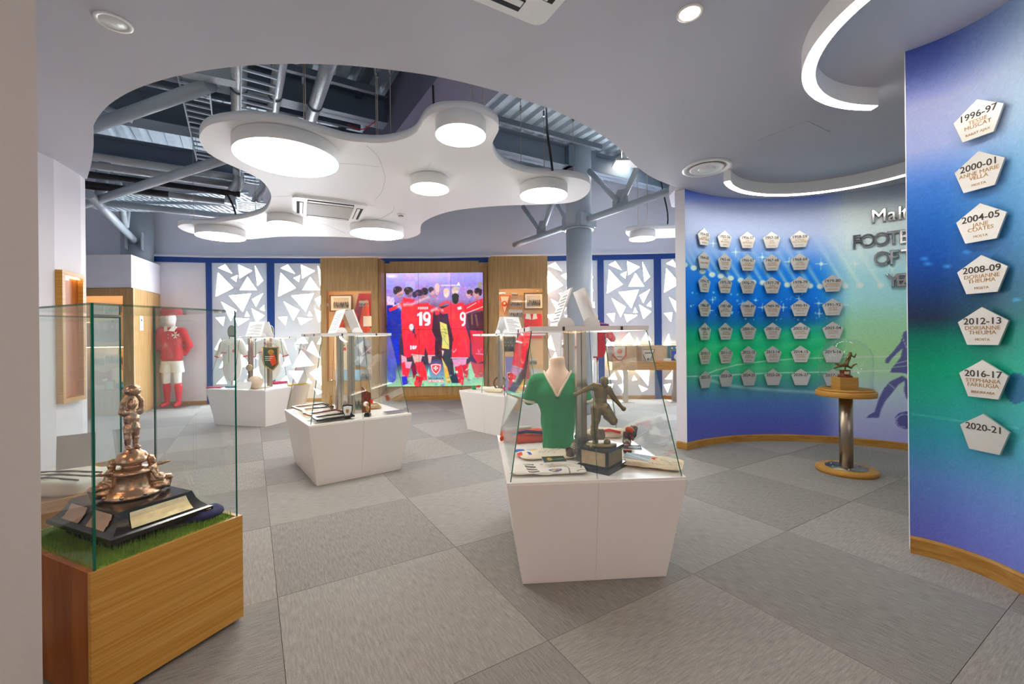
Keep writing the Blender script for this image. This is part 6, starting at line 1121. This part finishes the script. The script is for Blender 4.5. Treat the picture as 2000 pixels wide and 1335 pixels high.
cvi = Canvas(12, 20, 0, 1, 0, 1, (.93, .95, .92)); cvi.poly([(.25, .2), (.7, .2), (.7, .38), (.25, .38)], (.25, .25, .25)); cvi.line([(.2, .8), (.8, .76)], .05, (.3, .3, .3))
picture('info_card', 'small white notice on the side of the oak corner cabinet', 'notice', .15, .27, cvi, (-6.961, 8.08, 1.68), (0, 0, R(111.3)))
# shirt on a dressmaker form by the windows
df = thing('jersey_form', 'red, white and blue jersey on a dressmaker form by the round column', 'mannequin', (1.58, 8.0, 0))
sdf('jersey', [('e', (0, 0, 1.4), (.19, .12, .2)), ('e', (0, 0, 1.15), (.17, .11, .25)), ('c', (-.14, 0, 1.53), (.14, 0, 1.53), .06, .06), ('c', (.18, 0, 1.5), (.28, 0, 1.3), .07, .065), ('c', (-.18, 0, 1.5), (-.28, 0, 1.3), .07, .065)], M_red, df, 64, .04, lambda P: .003 * wrinkle(P, 40, 3), lambda P: .95 - P[:, 2])
MB().box(-.1, -.02, -.135, -.118, .98, 1.45).build('white_band', M_wcot, df); MB().lathe([(.055, 1.55), (.05, 1.62), (.055, 1.64), (.02, 1.66), (.016, 1.7), (.024, 1.72), (0, 1.745)], 20).build('neck_cap', M_cream, df); MB().tube([(0, 0, .03), (0, 0, 1.0)], .02, 12).build('stand_pole', M_steel, df)
for k in range(3): MB().tube([(0, 0, .06), (.2 * math.cos(R(120 * k + 30)), .2 * math.sin(R(120 * k + 30)), .012)], .012, 8).build('leg', M_steel, df)
MB().box(-.2, .2, -.11, .11, 1.56, 1.575).build('shoulder_trim', M_blueprint, df)
# ------------------------------------------------------------------ dome figure
dm = thing('bronze_striker', 'small bronze leaping footballer on a mahogany cup base under the dome', 'statuette', (3.225, 4.17, .807), R(-8))
MB().prism([(-.085, -.075), (.06, -.085), (.095, -.04), (.09, .07), (-.08, .08)], 0, .115).build('timber_block', M_oakg, dm); MB().lathe([(.062, .115), (.06, .122), (.048, .134), (.042, .14), (.042, .178), (.045, .182), (0, .185)], 32).build('cup_base', M_maho, dm); MB().box(-.03, .012, -.0455, -.04, .145, .172).build('name_plate', M_silver, dm)
K = lambda zx, zy, y=0.0: ((zx - 375) * .00051, y, .185 + (640 - zy) * .00051)
sdf('figure', [('c', K(375, 645), K(385, 560), .007, .008), ('e', K(470, 335), (.014, .014, .016)), ('c', K(462, 365), K(440, 430), .016, .015), ('c', K(440, 430), K(400, 520), .016, .018), ('c', K(478, 368), K(540, 400), .008, .006), ('c', K(540, 400), K(568, 345), .006, .005), ('c', K(450, 375), K(410, 420, -.015), .008, .006), ('c', K(410, 420, -.015), K(370, 460, -.02), .006, .005), ('c', K(400, 540), K(300, 560), .018, .016), ('c', K(300, 560), K(215, 600), .013, .008), ('e', K(200, 608), (.014, .009, .008)), ('c', K(300, 555), K(240, 535), .013, .008), ('e', K(222, 525), (.013, .008, .007)), ('c', K(395, 560), K(480, 605), .012, .008), ('c', K(480, 605), K(530, 550), .008, .006), ('c', K(530, 550), K(580, 530), .006, .005)], M_bronze, dm, 90, .008, lambda P: .0008 * wrinkle(P, 300, 2))
# ------------------------------------------------------------------ things in the lit niches
NI1, NI2, NI3 = 'exhibits in the pennant cabinet', 'exhibits in the collar-shirt cabinet', 'exhibits in the corner cabinet'
yb = 9.30
def nx(px, Y=9.25): return (px - 1000) / FP * Y
def nz(py, px, Y=9.25): return Py(px, py, Y).z
def hang(name, lb, cat, px0, px1, py0, py1, cv, frame=None, grp=None, Y=9.26, mount=0, tilt=0):
    x0, x1 = nx(px0, Y), nx(px1, Y); z1, z0 = nz(py0, px0, Y), nz(py1, px0, Y); picture(name, lb, cat, x1 - x0, z1 - z0, cv, ((x0 + x1) / 2, Y, (z0 + z1) / 2), (0, tilt, 0), frame, .025, .02, grp, mount=mount)
hang('framed_picture', 'dark framed team photograph in the niche beside the red shirts', 'picture', 647, 687, 578, 606, teamphoto(21, (.85, .8, .7)), M_brown, NI1, mount=.25)
def flatshape(name, lb, cat, pts, m, grp, Y=9.2, th=.012, kids=()):
    pts3 = [(nx(x, Y), nz(y, x, Y)) for x, y in pts]; cx = sum(p[0] for p in pts3) / len(pts3); cz = min(p[1] for p in pts3)
    t = thing(name, lb, cat, (cx, Y, cz), 0, grp); MB().prism([(x - cx, z - cz) for x, z in pts3], -th, th).build('cloth', m, t).rotation_euler = (R(90), 0, 0)
    for i_, (nm, pp, mm) in enumerate(kids): MB().prism([(nx(x, Y) - cx, nz(y, x, Y) - cz) for x, y in pp], -th - .004 - .003 * i_, th + .004 + .003 * i_).build(nm, mm, t).rotation_euler = (R(90), 0, 0)
    return t
flatshape('hanging_shirt', 'dark red shirt hung in the pennant cabinet', 'shirt', [(702, 573), (728, 573), (727, 640), (700, 640), (690, 618)], pm('dark_red_cotton', 'a0303c', .85, var=.15), NI1, 9.24)
o = tag(sdf('red_ribbon_cloth', [('c', (0, 0, .0), (.03, 0, .55), .1, .05), ('c', (-.1, 0, .0), (.02, 0, .5), .06, .05)], M_orange, None, 50, .04, lambda P: .012 * wrinkle(P * np.array([1, 1, .2]), 60, 3), None, (nx(716), 9.18, nz(640, 716)), (0, 0, 0)), 'bright red draped cloth over the dark red shirt', 'cloth', NI1); o.scale = (1, .4, 1)
hang('team_photo', 'white-bordered team photograph pinned on the red shirts', 'photo', 702, 720, 587, 598, teamphoto(22), None, NI1, 9.16)
flatshape('pennant', 'orange and blue pointed pennant standing in the niche', 'pennant', [(681, 619), (698, 611), (701, 642), (690, 644)], M_orange, NI1, 9.16, kids=(('blue_edge', [(681, 619), (684, 618), (697, 643), (690, 644)], M_teal),))
flatshape('pennant', 'orange pennant with crest hung under the framed photograph', 'pennant', [(655, 613), (666, 613), (674, 637), (662, 650), (651, 637)], M_orange, NI1, 9.2, kids=(('crest', [(656, 630), (665, 630), (664, 636), (660, 638), (656, 636)], M_blueprint),))
hang('caption_card', 'cream caption card at the edge of the red cloth', 'card', 710, 727, 617, 637, Canvas(4, 4, 0, 1, 0, 1, (.97, .9, .8)), None, NI1, 9.12)
flatshape('white_shirt', 'cream shirt with small red cross low in the pennant cabinet', 'shirt', [(652, 656), (694, 656), (694, 722), (654, 722)], M_cream, NI1, 9.26, kids=(('red_cross', [(669, 678), (676, 678), (676, 684), (669, 684)], M_rsock),))
hang('framed_collage', 'silver foil collage of newspaper cuttings leaning in the niche', 'picture', 690, 728, 660, 715, cvg, None, NI1, 9.2, tilt=.2)
hang('portrait_photograph', 'grey portrait photograph beside a pale blue strip', 'photo', 703, 725, 721, 742, teamphoto(30, (.6, .62, .64)), None, NI1, 9.16); hang('blue_strip', 'pale blue fabric strip along the niche floor', 'cloth', 655, 703, 722, 743, Canvas(4, 4, 0, 1, 0, 1, (.62, .78, .9)), None, NI1, 9.18)
# right niche
flatshape('pennant', 'cream triangular pennant with orange roundel and orange edge', 'pennant', [(976, 577), (998, 577), (986, 616)], M_orange, NI2, 9.24, kids=(('cream_field', [(978, 578.5), (995.5, 578.5), (986, 612)], M_cream), ('roundel', [(986 + 5.2 * math.cos(R(a)), 593 + 5.6 * math.sin(R(a))) for a in range(0, 360, 30)], M_orange), ('roundel_core', [(986 + 2.4 * math.cos(R(a)), 592 + 2.6 * math.sin(R(a))) for a in range(0, 360, 45)], M_cream)))
hang('framed_picture', 'oak framed team photograph above the red collar shirt', 'picture', 1026, 1060, 574, 602, teamphoto(41, (.84, .82, .78)), M_brown, NI2, mount=.22)
for i, (a, b, c_, d, lb) in enumerate(((1000, 1012, 571, 578, 'tiny snapshot high in the collar-shirt cabinet'), (998, 1020, 584, 598, 'small team photograph beside the cream pennant'), (994, 1021, 604, 620, 'wide team photograph below the small ones'), (1034, 1048, 698, 712, 'grey snapshot low in the collar-shirt cabinet'))): hang('team_photo', lb, 'photo', a, b, c_, d, teamphoto(50 + i, (.8, .78, .76)), None, NI2)
flatshape('collar_shirt', 'bright red shirt with white collar in the right niche'.replace('right niche', 'niche under the oak frame'), 'shirt', [(1024, 613), (1058, 613), (1060, 660), (1024, 660)], M_rsock, NI2, 9.24, kids=(('collar_wing', [(1028, 612), (1036, 613), (1038, 624), (1026, 622)], M_wcot), ('collar_wing', [(1042, 613), (1048, 612), (1050, 622), (1040, 624)], M_wcot)))
flatshape('red_jersey', 'red jersey hanging low in the collar-shirt cabinet', 'shirt', [(1012, 690), (1030, 668), (1034, 745), (1010, 745)], M_red, NI2, 9.22)
hang('cap_board', 'dark board of small portrait medallions in the niche', 'board', 984, 1022, 658, 686, teamphoto(60, (.36, .36, .34)), None, NI2); hang('document', 'pale document leaning on the niche floor', 'document', 1036, 1058, 720, 748, teamphoto(61, (.78, .82, .86)), None, NI2)
# corner cabinet
hang('news_board', 'grey board of clippings on the upper shelf behind the trophy case', 'board', 178, 234, 596, 668, teamphoto(70, (.6, .6, .62)), None, NI3, 7.985); hang('poster_print', 'cream poster with photograph above the pink shirt', 'poster', 206, 231, 681, 712, teamphoto(71, (.93, .88, .76)), None, NI3, 7.98); hang('team_photo', 'pale team photograph beside the cream poster', 'photo', 182, 204, 690, 713, teamphoto(72, (.8, .72, .62)), None, NI3, 7.98); hang('patterned_print', 'orange and black patterned print on the lower shelf', 'print', 232, 240, 686, 712, teamphoto(73, (.95, .6, .3)), None, NI3, 7.98)
flatshape('pink_shirt', 'faded pink shirt with white cross on the lower shelf', 'shirt', [(182, 722), (200, 728), (219, 722), (216, 750), (190, 752), (182, 745)], pm('faded_pink', 'c86a70', .85), NI3, 7.95, kids=(('white_cross', [(201, 739), (210, 739), (210, 745), (201, 745)], M_wcot),))
flatshape('white_shirt', 'cream shirt standing on the lower shelf beside the framed badge', 'shirt', [(220, 720), (230, 718), (238, 724), (238, 760), (218, 760)], M_cream, NI3, 7.95); hang('framed_badge', 'small gilt framed badge between the pink and cream shirts', 'picture', 208, 223, 745, 760, Canvas(6, 6, 0, 1, 0, 1, (.75, .8, .68)), M_oakg, NI3, 7.91)
o = MB().ball((0, 0, 0), .075, 20).build('old_ball', M_teal, None, (nx(236, 7.91), 7.91, .526)); tag(o, 'blue-grey panelled ball on the cabinet floor', 'ball', NI3)
# ------------------------------------------------------------------ pennants on the display table
def tablepen(lb, px0, px1, py0, py1, pts, m, kids):
    Y = 9.0; x0, x1 = nx(px0, Y), nx(px1, Y); z1, z0 = nz(py0, px0, Y), nz(py1, px0, Y); t = thing('pennant', lb, 'pennant', (x0, Y, z0), 0, 'pennants in the table case'); f = lambda pp: [(x * (x1 - x0), z * (z1 - z0)) for x, z in pp]
    MB().prism(f(pts), -.008, .008).build('cloth', m, t).rotation_euler = (R(90), 0, 0)
    for i_, (nm, pp, mm) in enumerate(kids): MB().prism(f(pp), -.012 - .003 * i_, .012 + .003 * i_).build(nm, mm, t).rotation_euler = (R(90), 0, 0)
circ = lambda x, y, r, s_=1.0: [(x + r * math.cos(R(a)), y + r * s_ * math.sin(R(a))) for a in range(0, 360, 30)]
tablepen('white and red shield pennant with red roundel in the table case', 1195, 1224, 676, 704, [(0, 1), (1, 1), (1, .3), (.6, 0), (.4, 0), (0, .3)], M_red, (('white_field', [(.12, .98), (.88, .98), (.86, .4), (.6, .06), (.4, .06), (.14, .4)], M_wcot), ('roundel', circ(.5, .66, .18, 1.0), M_rsock), ('lettering', [(.3, .3), (.7, .3), (.66, .24), (.34, .24)], M_greyink)))
tablepen('pale triangular pennant with club badge in the table case', 1251, 1279, 682, 706, [(0, 1), (1, 1), (.62, 0), (.38, 0)], M_brown, (('pale_field', [(.07, .96), (.93, .96), (.6, .03), (.4, .03)], M_paper), ('badge', circ(.5, .2, .09, 1.1), M_char), ('lettering', [(.25, .75), (.75, .75), (.72, .66), (.28, .66)], M_greyink)))
tablepen('blue pennant with white stars and round emblem in the table case', 1304, 1336, 675, 706, [(0, 1), (1, 1), (1, 0), (0, 0)], M_teal, (('gold_border', [(.15, .72), (.95, .72), (.95, .04), (.15, .04)], M_gold), ('blue_field', [(.2, .68), (.9, .68), (.9, .08), (.2, .08)], M_blueprint), ('emblem', circ(.6, .3, .25, .9), M_wcot), ('star', circ(.25, .86, .05), M_wcot), ('star', circ(.5, .88, .05), M_wcot), ('star', circ(.75, .86, .05), M_wcot)))
for px, m, lb in ((1262, M_teal, 'pale blue ticket lying under the triangular pennant'), (1285, M_pink, 'pink ticket lying near the triangular pennant'), (1235, M_paper, 'white ticket lying beside the divider'), (1302, M_plas, 'small white box at the foot of the blue pennant')):
    x = nx(px, 8.85); o = MB().box(-.06, .06, -.05, .05, 0, .004 if m is not M_plas else .05).build('ticket', m, None, (x, 8.82, .831)); tag(o, lb, 'ticket' if m is not M_plas else 'box', 'papers in the table case')
# ------------------------------------------------------------------ lettering becomes mesh
dg = bpy.context.evaluated_depsgraph_get()
for o in TEXTS:
    me = bpy.data.meshes.new_from_object(o.evaluated_get(dg)); nm = o.name; cu = o.data; n = bpy.data.objects.new('swap', me); col.objects.link(n)
    n.parent = o.parent; n.location = o.location; n.rotation_euler = o.rotation_euler; n.scale = o.scale
    bpy.data.objects.remove(o); n.name = nm; bpy.data.curves.remove(cu)
